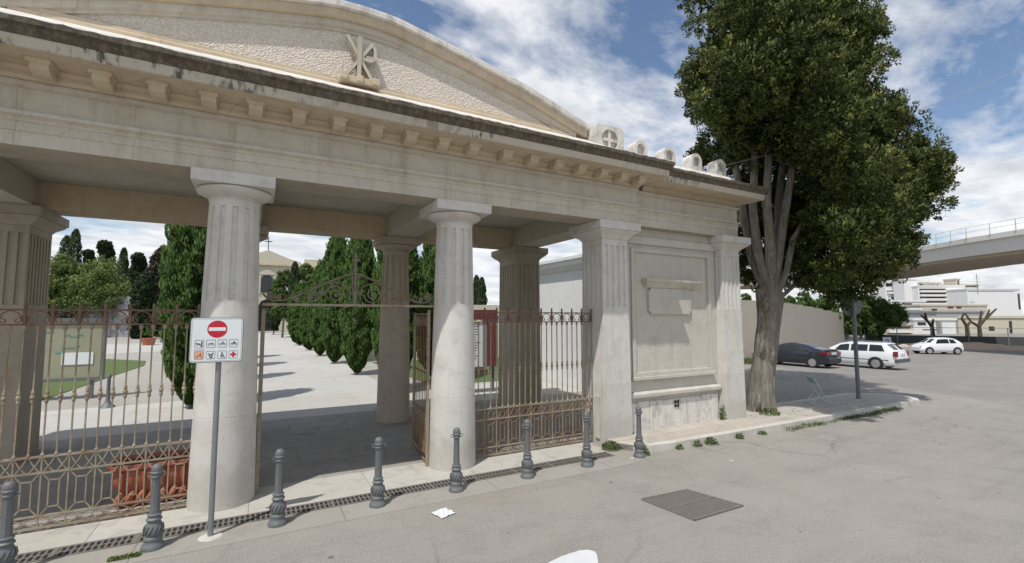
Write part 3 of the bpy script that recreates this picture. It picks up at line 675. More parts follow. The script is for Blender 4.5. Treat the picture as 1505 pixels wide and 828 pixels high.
BL = ['bollard at the left edge of the photo, nearest to the camera', 'bollard just left of the no entry sign post, in front of the terracotta planter', 'bollard between the sign post column and the gate opening',
      'bollard standing in front of the middle of the open gateway', 'bollard directly in front of the middle column', 'bollard in front of the rusty railing, right of the middle column',
      'bollard before the right end of the rusty railing at the square pier', 'last bollard on the right, at the rounded kerb corner with weeds']
b0 = bollard((BX[0], 7.03, 0.004)); b0['label'] = BL[0]
for i in range(1, 8):
    c = copy_tree(b0); c.location = (BX[i], 7.03 if i < 7 else 6.99, .004); c['label'] = BL[i]; c.rotation_euler[2] = random.uniform(-.5, .5)
# ================================================================== NO ENTRY SIGN
o = (-.40, 7.04, 0); sg = thing('traffic_sign', o, 'white square no entry sign with pictograms on a grey post before the left column', 'road sign')
MB().lathe([(.0, 0), (.032, 0), (.032, 2.52), (0, 2.52)], o, 16).build('post', 'galv', sg, o=o, smooth=True)
MB().lathe([(.0, 0), (.14, 0), (.12, .012), (.05, .02), (0, .02)], o, 18).build('footing', 'kerb', sg, o=o)
def rrect(x0, x1, z0, z1, r, n=5):
    pts = []
    for cx, cz, a0 in ((x1-r, z1-r, 0), (x0+r, z1-r, 90), (x0+r, z0+r, 180), (x1-r, z0+r, 270)):
        for i in range(n+1): a = R(a0+90*i/n); pts.append((cx+r*math.cos(a), cz+r*math.sin(a)))
    return pts
sx0, sx1, sz0, sz1 = -.71, -.14, 2.14, 2.70
MB().yprism(rrect(sx0, sx1, sz0, sz1, .04), 6.975, 7.0).build('board', 'sign_grey', sg, o=o)
bd = MB().yprism(rrect(sx0+.009, sx1-.009, sz0+.009, sz1-.009, .034), 6.972, 6.9745).build('face', 'sign_white', sg, o=o)
MB().yprism(rrect(sx0+.018, sx1-.018, sz0+.018, sz1-.018, .03), 6.9712, 6.9719).build('border_line', 'sign_grey', bd, o=o)
MB().yprism(rrect(sx0+.022, sx1-.022, sz0+.022, sz1-.022, .028), 6.9704, 6.9711).build('field', 'sign_white', bd, o=o)
MB().box(-.45, -.35, 7.0, 7.02, 2.2, 2.24).box(-.45, -.35, 7.0, 7.02, 2.6, 2.64).build('bracket', 'galv', sg, o=o)
ccx, ccz = -.425, 2.555
circ = lambda r, n=32, cx=ccx, cz=ccz: [(cx+r*math.cos(2*math.pi*i/n), cz+r*math.sin(2*math.pi*i/n)) for i in range(n)]
MB().yprism(circ(.108), 6.969, 6.9703).build('red_disc', 'red', bd, o=o)
MB().box(ccx-.092, ccx+.092, 6.9675, 6.9689, ccz-.022, ccz+.022).build('white_bar', 'sign_white', bd, o=o)
fr = MB(); bgm = MB(); rc = MB()
def seg2(m, pts, w, y=6.968):
    for (a, b), (c, d) in zip(pts[:-1], pts[1:]):
        v = Vector((c-a, d-b)); v.normalize(); nx_, nz_ = -v.y*w, v.x*w
        m.yprism([(a+nx_, b+nz_), (c+nx_, d+nz_), (c-nx_, d-nz_), (a-nx_, b-nz_)], y, 6.9695)
for r_, zc_ in ((0, 2.375), (1, 2.235)):
    for c_ in range(4):
        gl = MB(); cx_ = -.425+(c_-1.5)*.122; h = .047; Pp = rrect(cx_-h, cx_+h, zc_-h, zc_+h, .008)
        seg2(fr, Pp+[Pp[0]], .0014)
        q = lambda pts: [(cx_+a*.045, zc_+b*.045) for a, b in pts]
        if (r_, c_) == (1, 3):
            rc.yprism([(cx_+a*.033, zc_+b*.033) for a, b in ((-.35, -1), (.35, -1), (.35, -.35), (1, -.35), (1, .35), (.35, .35), (.35, 1), (-.35, 1), (-.35, .35), (-1, .35), (-1, -.35), (-.35, -.35))], 6.968, 6.9695)
        elif (r_, c_) == (0, 0):
            seg2(gl, q([(-.6, .0), (.2, -.05)]), .007); seg2(gl, q([(-.5, 0), (-.6, -.6)]), .003); seg2(gl, q([(.1, -.05), (.15, -.6)]), .003); seg2(gl, q([(-.6, 0), (-.8, .3)]), .005); seg2(gl, q([(.6, .7), (.55, -.1)]), .007); seg2(gl, q([(.55, -.1), (.7, -.8)]), .004); seg2(gl, q([(.5, -.1), (.4, -.8)]), .004)
        elif r_ == 0:
            for s_ in (-1, 1):
                W = [(cx_+s_*.022+.012*math.cos(t), zc_-.010+.012*math.sin(t)) for t in [2*math.pi*i/12 for i in range(13)]]; seg2(gl, W, .0014)
            seg2(gl, q([(-.5, -.2), (-.15, .2), (.35, .2), (.5, -.2)]), .0017 if c_ < 3 else .004); seg2(gl, q([(-.15, .2), (.05, -.25), (.35, .2)]), .0016)
            if c_ > 1: seg2(gl, q([(0, .15), (.1, .6)]), .005)
        elif c_ == 0:
            bgm.yprism(Pp, 6.9692, 6.9699); seg2(gl, q([(-.6, -.6), (-.1, -.1), (.3, .1), (.35, .6)]), .0035, 6.9675); seg2(gl, q([(.3, .1), (.7, -.6)]), .0035, 6.9675)
        elif c_ == 1:
            seg2(gl, q([(-.6, .4), (-.3, .1), (.3, .0), (.6, .6)]), .006); seg2(gl, q([(-.2, 0), (-.1, -.7), (.4, -.7)]), .006); seg2(gl, q([(.3, 0), (.4, -.7)]), .005)
        else:
            seg2(gl, q([(.0, .7), (0, .0), (.35, -.2), (.4, -.6)]), .006); seg2(gl, q([(-.1, .0), (-.3, -.5), (.1, -.7)]), .005); seg2(gl, q([(.5, -.7), (.8, -.8)]), .003)
        if gl.v: gl.build('pictogram', 'glyph', bd, o=o)
fr.build('pictogram_frames', 'glyph', bd, o=o); bgm.build('orange_field', 'orange', bd, o=o); rc.build('red_cross', 'red', bd, o=o)
m = MB(); x = -.66
for i in range(12): m.box(x, x+.006, 6.9685, 6.9697, 2.297, 2.305); x += .0095
m.build('red_caption', 'red', bd, o=o)
# ================================================================== PLANTER, LITTER, ROAD MARK
o = (-1.1, 8.85, 0.02); pl = thing('terracotta_planter', o, 'ornate terracotta trough planter behind the beige railing', 'planter')
m = MB()
def rr(hx, hy, z, r): return [(o[0]+a, o[1]+b, z) for a, b in rrect(-hx, hx, -hy, hy, r)]
m.loft([rr(.50, .22, .02, .05), rr(.54, .25, .06, .06), rr(.55, .26, .12, .06), rr(.50, .22, .17, .05), rr(.50, .22, .20, .05), rr(.58, .29, .30, .08), rr(.61, .31, .42, .08), rr(.60, .30, .52, .08), rr(.62, .32, .545, .06), rr(.65, .34, .56, .06), rr(.65, .34, .615, .06), rr(.60, .30, .615, .05), rr(.58, .28, .55, .05)])
m.build('trough', 'terracotta', pl, o=o, smooth=True)
for i in range(9):
    x = o[0]-.49+i*.1225
    m = MB(); m.tube([(x-.055, o[1]-.245, .07), (x-.02, o[1]-.275, .14), (x+.01, o[1]-.27, .20), (x+.03, o[1]-.25, .25)], [.03, .05, .045, .02], 8)
    m.build('leaf_relief', 'terracotta', pl, o=o, smooth=True)
for i in range(5):
    x = o[0]-.48+i*.24
    m = MB(); m.tube([(x, o[1]-.31, .52), (x+.005, o[1]-.318, .44), (x, o[1]-.305, .30)], [.028, .034, .02], 8)
    m.build('fold_relief', 'terracotta', pl, o=o, smooth=True)
m = MB().box(o[0]-.575, o[0]+.575, o[1]-.275, o[1]+.275, .53, .565); m.build('soil', 'bark_dark', pl, o=o)
def flake(cx, cy, r, name, mat, label, cat, zz=.008, n=11, squash=.8, group=None):
    vs = [(0, 0, zz+.012)]; 
    for i in range(n):
        a = 2*math.pi*i/n; k = r*random.uniform(.75, 1.15); vs.append((k*math.cos(a), k*squash*math.sin(a), zz+random.uniform(0, .012)))
    m = MB(); m.add(vs, [(0, i, i % n+1) for i in range(1, n+1)]); vs2 = [(x, y, z-.002) for x, y, z in vs]; m.add(vs2, [(0, i % n+1, i) for i in range(1, n+1)])
    ob = m.build(name, mat); ob.location = (cx, cy, 0); tag(ob, label, cat, group); return ob
pm = MB(); G_ = 8; gx_ = [[(-.12+.24*i/G_+random.uniform(-.008, .008)*(i in (0, G_)), -.14+.25*j/G_+random.uniform(-.012, .012)*(j in (0, G_)), .010+.020*abs(math.sin(i*1.9+j*.7))*(.3+random.random()*.5)) for i in range(G_+1)] for j in range(G_+1)]
for j in range(G_):
    for i in range(G_):
        q4 = [gx_[j][i], gx_[j][i+1], gx_[j+1][i+1], gx_[j+1][i]]; pm.add(q4, [(0, 1, 2, 3)])
ps_ = pm.build('paper_sheet', 'paper'); ps_.location = (2.36, 6.33, 0); ps_.rotation_euler[2] = .25; tag(ps_, 'crumpled white sheet of paper on the asphalt before the middle column', 'litter')
flake(6.42, 6.98, .035, 'paper_scrap', 'paper', 'tiny white scrap beside the last bollard', 'litter')
flake(7.95, 5.95, .03, 'paper_scrap', 'paper', 'tiny white scrap on the open asphalt right of the road grate', 'litter')
tag(MB().zprism([(x, y) for x, y in [(2.66, 4.33), (3.26, 4.08), (3.41, 4.27), (3.50, 4.40), (3.53, 4.47), (3.49, 4.54), (3.39, 4.58), (3.13, 4.57), (2.86, 4.51)]], .002, .010).build('road_marking', 'road_paint'), 'rounded end of a white painted marking at the bottom edge of the photo', 'road marking')
# ================================================================== WEEDS
def weed(x, y, z, r, h, n, label, mat='weed', name='weed', group='weeds growing along kerb and wall', size=.06):
    C = np.zeros((n, 3)); a = RNG.uniform(0, 2*math.pi, n); rr_ = r*np.sqrt(RNG.uniform(0, 1, n)); C[:, 0] = x+rr_*np.cos(a); C[:, 1] = y+rr_*np.sin(a)*.8
    C[:, 2] = z+h*RNG.uniform(.05, 1, n)*(1-.6*(rr_/r)**2); D = np.stack([np.cos(a)*.6, np.sin(a)*.6, np.ones(n)*.8], 1)
    ob = leaves(C, D, size, RNG.normal(.5, .2, n), name, mat, None, 3., .5, (x, y, z)); return tag(ob, label, 'weed', group)
weed(6.45, 7.62, .02, .20, .17, 420, 'largest clump of green weeds at the foot of the square pier')
weed(6.83, 7.52, .02, .18, .10, 220, 'low green weeds spreading right of the large clump')
weed(6.78, 7.02, .0, .12, .20, 160, 'weeds close behind the last bollard')
weed(7.75, 7.0, .0, .09, .10, 90, 'small weed at the kerb, first to the right of the last bollard')
weed(8.25, 6.97, .0, .10, .13, 110, 'small weed at the kerb between two others before the wing wall')
weed(8.65, 6.96, .0, .16, .15, 200, 'leafy weed at the kerb before the panelled wing wall')
weed(9.6, 6.95, .0, .10, .14, 90, 'small dark weed at the kerb before the end pier')
weed(10.4, 6.94, .0, .12, .08, 80, 'flat weed at the kerb under the cypress')
weed(10.45, 8.02, .125, .09, .42, 160, 'tall thin weed at the corner of ledge and end pier')
weed(12.1, 7.85, .125, .30, .18, 380, 'ring of grass at the foot of the big cypress trunk')
n = 2600; C = np.zeros((n, 3)); C[:, 0] = RNG.uniform(11.2, 16.8, n); C[:, 1] = 6.93-RNG.uniform(0, .16, n)-.02*np.sin(C[:, 0]*3); C[:, 2] = RNG.uniform(0, .09, n)*(.35+.65*np.abs(np.sin(C[:, 0]*2.7+np.sin(C[:, 0]*7)))); C = C[RNG.uniform(0, 1, n) < .25+.75*np.abs(np.sin(C[:, 0]*1.9+.6*np.sin(C[:, 0]*5)))**1.5]; n = len(C)
tag(leaves(C, np.tile([0, -.3, 1.], (n, 1)), .055, RNG.normal(.45, .2, n), 'kerb_grass', 'weed', None, 4, .5), 'strip of grass along the kerb under the cypress', 'grass', kind='stuff')
n = 500; C = np.zeros((n, 3)); C[:, 0] = RNG.uniform(-1.35, -1.05, n); C[:, 1] = RNG.uniform(6.85, 6.95, n); C[:, 2] = RNG.uniform(0, .03, n)
tag(leaves(C, np.tile([0, 0, 1.], (n, 1)), .03, RNG.normal(.6, .2, n), 'moss_patch', 'weed'), 'small mossy patch on the ground left of the sign post', 'moss', kind='stuff')
n = 420; C = np.zeros((n, 3)); C[:, 0] = RNG.normal(12, 5, n); C[:, 1] = RNG.uniform(1.5, 6.9, n)**1.0; C[:, 2] = .006
C[:, 1] = 6.85-np.abs(RNG.normal(0, 1.6, n)); tag(leaves(C, RNG.normal(0, 1, (n, 3))*np.array([1, 1, .05]), .022, RNG.uniform(.2, 1, n), 'fallen_leaves', 'leaf_brown', None, 2.4, .02), 'scattered fallen leaves and twigs on the road', 'leaf litter', kind='stuff')
n = 150; C = np.zeros((n, 3)); C[:, 0] = RNG.uniform(11.4, 16.5, n); C[:, 1] = RNG.uniform(7.2, 8.6, n); C[:, 2] = .132
tag(leaves(C, RNG.normal(0, 1, (n, 3))*np.array([1, 1, .05]), .026, RNG.uniform(.3, 1, n), 'fallen_leaves', 'leaf_brown', None, 1.6, .02), 'fallen cypress leaves on the pavement under the tree', 'leaf litter', kind='stuff')
# ================================================================== BIG CYPRESS
TX, TY = 12.45, 8.15
o = (TX, TY, .1); bt = thing('cypress_tree', o, 'big multi-stemmed cypress with dark spreading crown beside the portico', 'tree')
def q(px, py, depth=13.3): 
    a = at(px, depth); return (a[0], a[1], zat(py, depth))
m = MB()
def rough_tube(m, pts, rad, sides=36, amp=.07, seed=0.):
    "tube with vertical ridges, hollows and knots"
    P_ = []; Rr = []; K = 7
    for i in range(len(pts)-1):
        for j in range(K):
            t = j/K; P_.append(tuple(pts[i][c]+(pts[i+1][c]-pts[i][c])*t for c in range(3))); Rr.append(rad[i]+(rad[i+1]-rad[i])*t)
    P_.append(pts[-1]); Rr.append(rad[-1]); rings = []
    for k_, (p, r_) in enumerate(zip(P_, Rr)):
        ring = []
        for j in range(sides):
            a = 2*math.pi*j/sides; z = p[2]
            d = math.sin(a*3+z*.9+seed)*.55+math.sin(a*5-z*1.7+seed*2)*.35+math.sin(a*9+z*3.1+seed)*.25+math.sin(a*2+z*5)*.2+random.uniform(-.25, .25)
            rr_ = r_*(1+amp*d); ring.append((p[0]+rr_*math.cos(a), p[1]+rr_*math.sin(a), p[2]))
        rings.append(ring)
    m.loft(rings)
trunk = [q(1113, 614), q(1111, 596), q(1113, 560), q(1122, 515), q(1127, 475), q(1130, 445), q(1134, 412)]
rough_tube(m, trunk, [.41, .335, .295, .265, .258, .28, .27], amp=.10)
rough_tube(m, [q(1101, 610, 13.2), q(1106, 575, 13.2), q(1113, 525, 13.2), q(1120, 470, 13.25), q(1118, 425, 13.3)], [.20, .18, .15, .15, .13], 20, .12, 2.)
rough_tube(m, [q(1126, 612, 13.35), q(1121, 575), q(1129, 525), q(1138, 470), q(1146, 430)], [.20, .17, .15, .16, .14], 20, .12, 4.)
for kx, ky, kr in ((1126, 446, .10), (1109, 588, .07), (1118, 508, .07), (1133, 520, .06)):
    m.tube([q(kx-3, ky+10, 12.98), q(kx, ky, 12.93), q(kx+1, ky-9, 12.98)], [kr*.5, kr, kr*.5], 9)
T = m.build('trunk', 'bark', bt, o=o, smooth=True)
def limb(pts, r0, r1, name='limb'):
    n = len(pts); m = MB(); r0 *= .68; rough_tube(m, pts, [r0+(r1-r0)*i/(n-1) for i in range(n)], 14, .10, r0*50); m.build(name, 'bark', T, o=o, smooth=True)
for pts, r0, r1 in (
    ([q(1128, 430), q(1108, 380, 13.5), q(1099, 320, 13.6), q(1090, 250, 13.7), q(1085, 150, 13.8)], .22, .08),
    ([q(1130, 430), q(1116, 370, 13.1), q(1112, 300, 13.0), q(1118, 230, 13.1), q(1120, 130, 13.2)], .2, .07),
    ([q(1134, 430), q(1135, 360, 12.9), q(1133, 290, 12.8), q(1140, 220, 12.9), q(1150, 100, 13)], .22, .08),
    ([q(1137, 430), q(1148, 370, 13.0), q(1160, 310, 12.9), q(1172, 250, 12.9), q(1185, 190, 13)], .19, .07),
    ([q(1140, 430), q(1146, 380, 13.8), q(1150, 300, 14.2), q(1165, 200, 14.5), q(1200, 80, 14.8)], .2, .08),
    ([q(1139, 440), q(1158, 400, 13.0), q(1170, 350, 12.9), q(1195, 312, 12.8), q(1230, 300, 12.7)], .15, .05),
    ([q(1132, 440), q(1112, 400, 13.9), q(1104, 350, 14.3), q(1080, 290, 14.8)], .14, .05),
    ([q(1145, 440), q(1168, 420, 13.3), q(1190, 390, 13.6), q(1230, 350, 13.8)], .12, .05)):
    limb(pts, r0, r1)
bl = []
def cb(px, py, rp, d=13.3):
    a = q(px, py, d); bl.append((*a, rp*d/FPX))
for px, py, rp, d in [(1062, 112, 56, 13.3), (1036, 95, 30, 13), (1045, 140, 32, 13.5), (1105, 45, 75, 13), (1180, 15, 85, 12.6), (1245, 55, 72, 12.8), (1282, 80, 35, 13), (1290, 15, 28, 13.2), (1275, 30, 42, 13), (1150, 110, 72, 12.3), (1085, 165, 50, 13.4), (1060, 205, 34, 14.2), (1100, -60, 85, 13.3), (1190, -85, 105, 13.3), (1250, -40, 62, 13),
    (1235, 140, 72, 12.5), (1290, 165, 58, 12.9), (1325, 165, 26, 13), (1190, 175, 52, 12.6), (1335, 205, 45, 13), (1362, 228, 30, 13.2), (1385, 245, 18, 13.2), (1398, 236, 9, 13.2), (1372, 262, 28, 13.4), (1365, 290, 30, 13.4), (1280, 250, 66, 12.4), (1230, 240, 48, 12.8), (1340, 240, 38, 13),
    (1248, 315, 62, 12.3), (1310, 315, 58, 12.7), (1345, 305, 32, 13), (1218, 370, 48, 12.8), (1280, 370, 55, 12.6), (1315, 365, 38, 12.8), (1340, 355, 20, 13), (1200, 408, 24, 12.9), (1228, 405, 34, 12.8), (1262, 415, 32, 12.8), (1228, 432, 16, 12.9), (1190, 390, 26, 13.2),
    (1100, 250, 48, 15.2), (1130, 200, 55, 15), (1160, 260, 50, 15.3), (1100, 320, 36, 15.6), (1150, 330, 42, 15.6), (1190, 320, 48, 15.2), (1185, 250, 50, 15), (1095, 370, 26, 15.8), (1180, 375, 30, 15), (1040, 222, 20, 16), (1028, 228, 14, 16), (1130, 380, 20, 16.2)]:
    cb(px, py, rp, d)
# the half of the crown turned away from and towards the street
for px, py, rp, d in [(1130, 60, 70, 16), (1210, 110, 75, 16.5), (1265, 215, 62, 16), (1200, 300, 50, 16.2), (1290, 330, 42, 15.5), (1240, 10, 70, 16), (1150, -80, 80, 16), (1180, -150, 90, 13.3),
    (1110, 95, 62, 11), (1190, 60, 74, 10.6), (1245, 165, 52, 10.6), (1180, 140, 44, 10.8), (1285, 260, 46, 10.8), (1262, 335, 44, 10.8), (1160, -40, 80, 10.6), (1235, 400, 26, 11.6), (1070, 150, 40, 11.8), (1120, 150, 55, 12.2), (1095, 205, 30, 12.6), (1150, 185, 40, 12.4), (1250, 235, 40, 11), (1200, 215, 36, 12.0), (1088, 300, 36, 15), (1092, 345, 32, 15.2), (1088, 390, 22, 15.4), (1108, 415, 16, 16), (1145, 375, 28, 15.8), (1172, 400, 24, 15.5), (1120, 290, 40, 16), (1165, 330, 34, 15.9), (1398, 238, 16, 13.1), (1385, 262, 22, 13.1)]: cb(px, py, rp, d)
lumps = []
for (x, y, z, r_) in bl:
    K = int(13*r_*r_)+6; dd = sphere_pts(K)
    for j in range(K):
        k_ = r_*RNG.uniform(.72, 1.0); lumps.append((x+dd[j, 0]*k_, y+dd[j, 1]*k_, z+dd[j, 2]*k_*.95, RNG.uniform(.20, .42)*min(1., .5+r_*.5)))
C, D, Tn = blob_leaves(lumps, 100, 34, .12)
C2, D2, T2 = blob_leaves([(x, y, z, r_*.70) for x, y, z, r_ in bl], 130, 26, .2)
leaves(np.concatenate([C, C2]), np.concatenate([D, D2]), np.concatenate([np.full(len(C), .080), np.full(len(C2), .13)]), np.concatenate([Tn, T2-.05]), 'crown', 'leaf_big', bt, 2.3, .5, o, .35, .72)
print('crown leaves', len(C), len(C2))
# ================================================================== CYPRESS AVENUE
def col_cyp(h, r, base, n, seed_mat='leaf_col', narrow=.3, lsize=.14, ph=0., wisps=0):
    u = RNG.uniform(0, 1, n)**.95; ang = RNG.uniform(0, 2*math.pi, n)
    prof = np.interp(u, [0, .05, .15, .35, .6, .85, .95, 1], [narrow, .50, .80, 1., .97, .72, .48, .14])
    bump = 1+.11*np.sin(ang*3+u*4+ph)+.09*np.sin(ang*7-u*13+ph*2)+.08*np.sin(u*34+ang*2+ph*3)+.05*np.sin(u*71-ang*5)
    rad = r*prof*bump*(1-RNG.uniform(0, 1, n)**2.2*.5)
    C = np.stack([rad*np.cos(ang), rad*np.sin(ang), base+u*(h-base)], 1); D = np.stack([np.cos(ang)*.35, np.sin(ang)*.35, np.ones(n)], 1)
    t = .45+.25*np.sin(ang*7+u*9+ph)*np.sin(u*25+ang*2+ph)+RNG.normal(0, .16, n)
    for i in range(wisps):   # stray shoots standing off the clipped outline
        a = RNG.uniform(0, 2*math.pi); uu = RNG.uniform(.12, 1.0); rr_ = r*np.interp(uu, [0, .15, .35, .6, .85, 1], [.3, .8, 1, .97, .72, .2]); m_ = 60
        L_ = RNG.uniform(.15, .42); q_ = RNG.uniform(0, 1, m_)
        cc = np.stack([(rr_+q_*L_*.35)*math.cos(a)+RNG.normal(0, .035, m_), (rr_+q_*L_*.35)*math.sin(a)+RNG.normal(0, .035, m_), base+uu*(h-base)+q_*L_-.08], 1)
        C = np.concatenate([C, cc]); D = np.concatenate([D, np.tile([math.cos(a)*.3, math.sin(a)*.3, 1.], (m_, 1))]); t = np.concatenate([t, RNG.normal(.6, .15, m_)])
    return C, D, t
def cypress_proto(name, h, r, base, n, mat, label, group, cat='tree', narrow=.16, lsize=.14, loc=(0, 0, 0), ph=0.):
    th = thing(name, loc, label, cat, group)
    MB().tube([(0, 0, 0), (0, 0, base+.4), (0, 0, h*.7)], [.09, .08, .03], 8).build('trunk', 'bark', th)
    C, D, t = col_cyp(h, r, base, n, narrow=narrow, ph=ph, wisps=150); leaves(C, D, lsize, t, 'crown', mat, th, 3.0, .34)
    return th
AV = [(4.45, 17.0, 6.9, .78, 'nearest clipped cypress on the right of the path, touching the rear column'), (4.25, 23.0, 7.0, .74, 'second clipped cypress on the right side of the path'), (4.1, 29.2, 7.7, .82, 'third clipped cypress on the right side of the path, tallest against the sky'),
      (4.0, 35.4, 6.6, .8, 'fourth clipped cypress on the right side of the path'), (3.95, 42, 5.2, .8, 'fifth and lower cypress on the right side of the path'), (3.8, 50, 6.0, 1.1, 'sixth cypress on the right side of the path, near the chapel'),
      (-1.62, 17.0, 7.6, .80, 'tall cypress behind the railing left of the sign post column'), (-1.6, 23.2, 7.2, .75, 'cypress on the left side of the path hidden behind the left column'), (-1.7, 29.4, 7.2, .9, 'cypress on the left of the path, third from the portico'), (-1.7, 35.6, 7, .9, 'cypress on the left of the path, fourth from the portico'),
      (6.7, 18.8, 6.6, .85, 'cypress seen between the rear column and the middle column'), (8.1, 21.5, 6.0, .7, 'slim cypress just left of the middle column top')]
cps = [cypress_proto('cypress', 7., 1., .16, 52000, 'leaf_col', AV[j][4], 'clipped cypresses lining the path', loc=(AV[j][0], AV[j][1], 0), ph=j*1.9) for j in range(4)]
for i, (x, y, h, r, lb) in enumerate(AV):
    c = cps[i] if i < 4 else copy_tree(cps[(i*3+1) % 4]); c.location = (x, y, 0); c.scale = (r, r, h/7.); c.rotation_euler[2] = i*1.3; c['label'] = lb
# far trees
def far_tree(px, ytop, depth, rpx, kind, label, squash=1., name='tree', ybase=None, group='trees beyond the courtyard'):
    x, y, _ = at(px, depth); zt = zat(ytop, depth); r = rpx*depth/FPX; g = gz(x, y) if x > 19 else 0
    th = thing(name, (x, y, g), label, 'tree', group); H_ = zt-g
    MB().tube([(0, 0, 0), (.1, 0, H_*.35), (0, .1, H_*.8)], [max(.12, r*.08), r*.06, .03], 8).build('trunk', 'bark', th)
    sz = .0042*depth
    if kind == 'cone':
        C, D, t = col_cyp(H_, r, H_*.08, 7000, narrow=.6); ob = leaves(C, D, sz, t, 'crown', 'leaf_dark', th, 2.4, .5)
    else:
        mat, nb = {'round': ('leaf_pale', 16), 'broad': ('leaf_mid', 14), 'brown': ('leaf_brown', 12), 'dark': ('leaf_dark', 12)}[kind]; bl_ = []
        for i in range(nb):
            a = RNG.uniform(0, 2*math.pi); u = RNG.uniform(.0, 1.); z = H_*(.30+.55*u); k = r*(.72*math.sqrt(max(.05, 1-(u*.95)**2)))
            bl_.append((k*math.cos(a), k*math.sin(a), z, r*.42*(1.1-.35*u)))
        bl_.append((0, 0, H_-r*.42, r*.42)); bl_.append((0, 0, H_*.55, r*.6))
        if kind in ('dark', 'brown'):
            bl_ = [(RNG.uniform(-.18, .18)*r, RNG.uniform(-.18, .18)*r, H_*.15+(H_*.85-r*.6)*i/13, r*((.95-.35*i/13) if kind == 'dark' else (1.25-.75*i/13))) for i in range(14)]
        C, D, t = blob_leaves(bl_, 330/(r*r), 26, r*.13); leaves(C, D, sz, t, 'crown', mat, th, 1.8, .8)
    return th
for a in [(150, 378, 66, 46, 'round', 'pale green rounded willow-like tree beyond the courtyard wall'), (88, 374, 64, 34, 'round', 'pale green tree next to the left rear pier'),
          (105, 336, 84, 9, 'cone', 'tallest dark column cypress beside the left rear pier'), (92, 346, 86, 10, 'cone', 'dark cypress partly hidden behind the left rear pier'),
          (151, 353, 84, 14, 'dark', 'rounded dark conifer rising over the pale green tree'), (127, 367, 88, 10, 'dark', 'low dark conifer between two taller ones on the left'),
          (178, 364, 84, 7, 'cone', 'slim dark cypress right of the rounded dark conifer'), (199, 372, 80, 14, 'dark', 'blocky dark conifer in the middle of the left opening'),
          (236, 360, 74, 22, 'brown', 'broad brownish conifer with a flat top left of the tall cypress'), (262, 392, 56, 24, 'broad', 'green broadleaf tree just left of the tall cypress'),
          (222, 395, 78, 16, 'dark', 'low dark conifer beside the brownish one'), (212, 405, 60, 18, 'dark', 'dark bush under the blocky conifer'),
          (417, 397, 64, 22, 'broad', 'round green tree in front of the chapel'), (448, 388, 66, 22, 'broad', 'green tree between chapel and avenue'), (432, 385, 58, 8, 'cone', 'pointed cypress in front of the chapel wall'),
          (404, 415, 74, 10, 'cone', 'small cypress close to the chapel door'), (516, 350, 34, 9, 'cone', 'slim cypress between the avenue trees'),
          (700, 405, 55, 7, 'cone', 'dark cypress touching the middle column on its right'), (708, 408, 52, 7, 'cone', 'pointed dark cypress above the low wall right of the middle column'),
          (628, 396, 40, 8, 'cone', 'small pointed cypress left of the middle column capital')]:
    far_tree(*a)
for a in [(1285, 434, 62, 36, 'broad', 'round green tree behind the parked wagon'), (1262, 440, 60, 24, 'broad', 'green tree behind the round road sign'), (1180, 430, 52, 22, 'broad', 'bushy tree top over the tan wall right of the big trunk'),
          (1210, 436, 56, 22, 'broad', 'bush top over the tan wall under the cypress crown'), (1096, 432, 44, 14, 'broad', 'green bush over the tan wall beside the portico'), (1160, 436, 50, 16, 'broad', 'small bush over the tan wall close to the big trunk')]:
    far_tree(*a, group='green trees behind the tan wall')
# ================================================================== CHAPEL
cy = 95; ch_o = (1.45, cy, 0); chp = thing('chapel', ch_o, 'cream cemetery chapel with gable and roof cross at the end of the path', 'chapel')
pc = lambda mb_, n_, m_, p_=None, **k: mb_.build(n_, m_, p_ or chp, o=ch_o, **k)
wl = pc(MB().box(-14, 17, cy, cy+16, 0, 12.1), 'wall', 'cream')
pc(MB().yprism([(-4.6, 12.5), (7.5, 12.5), (6.6, 13.0), (4.6, 13.6), (1.45, 14.9), (-1.7, 13.6), (-3.7, 13.0)], cy-.3, cy+2), 'gable', 'cream')
pc(MB().box(-14.3, 17.3, cy-.5, cy+16.2, 12.11, 12.48), 'cornice', 'stone_warm'); pc(MB().box(-14, -4.61, cy+.0, cy+1, 12.49, 13.7), 'parapet', 'cream'); pc(MB().box(7.52, 17, cy, cy+1, 12.49, 13.6), 'parapet', 'cream')
pc(MB().box(1.38, 1.52, cy, cy+.14, 14.9, 17.3).box(.85, 2.05, cy+.01, cy+.13, 16.4, 16.55), 'cross', 'black')
wi = pc(MB().yprism([(.5, 7.2), (2.4, 7.2), (2.4, 9.6), (2.0, 10.3), (.9, 10.3), (.5, 9.6)], cy-.08, cy+.05), 'window', 'window')
pc(MB().yprism([(.1, 10.4), (2.8, 10.4), (2.8, 10.7), (1.45, 11.5), (.1, 10.7)], cy-.25, cy+.02).box(.1, .45, cy-.2, cy+.02, 7.0, 10.38).box(2.45, 2.8, cy-.2, cy+.02, 7.0, 10.38), 'window_surround', 'stone', wi)
pc(MB().yprism([(.2, .02), (2.7, .02), (2.7, 4.6), (2.3, 5.6), (1.45, 6.0), (.6, 5.6), (.2, 4.6)], cy-.08, cy+.05), 'door', 'dark')
pc(MB().box(-.4, 3.3, cy-1.2, cy-.1, 0, .3), 'steps', 'kerb')
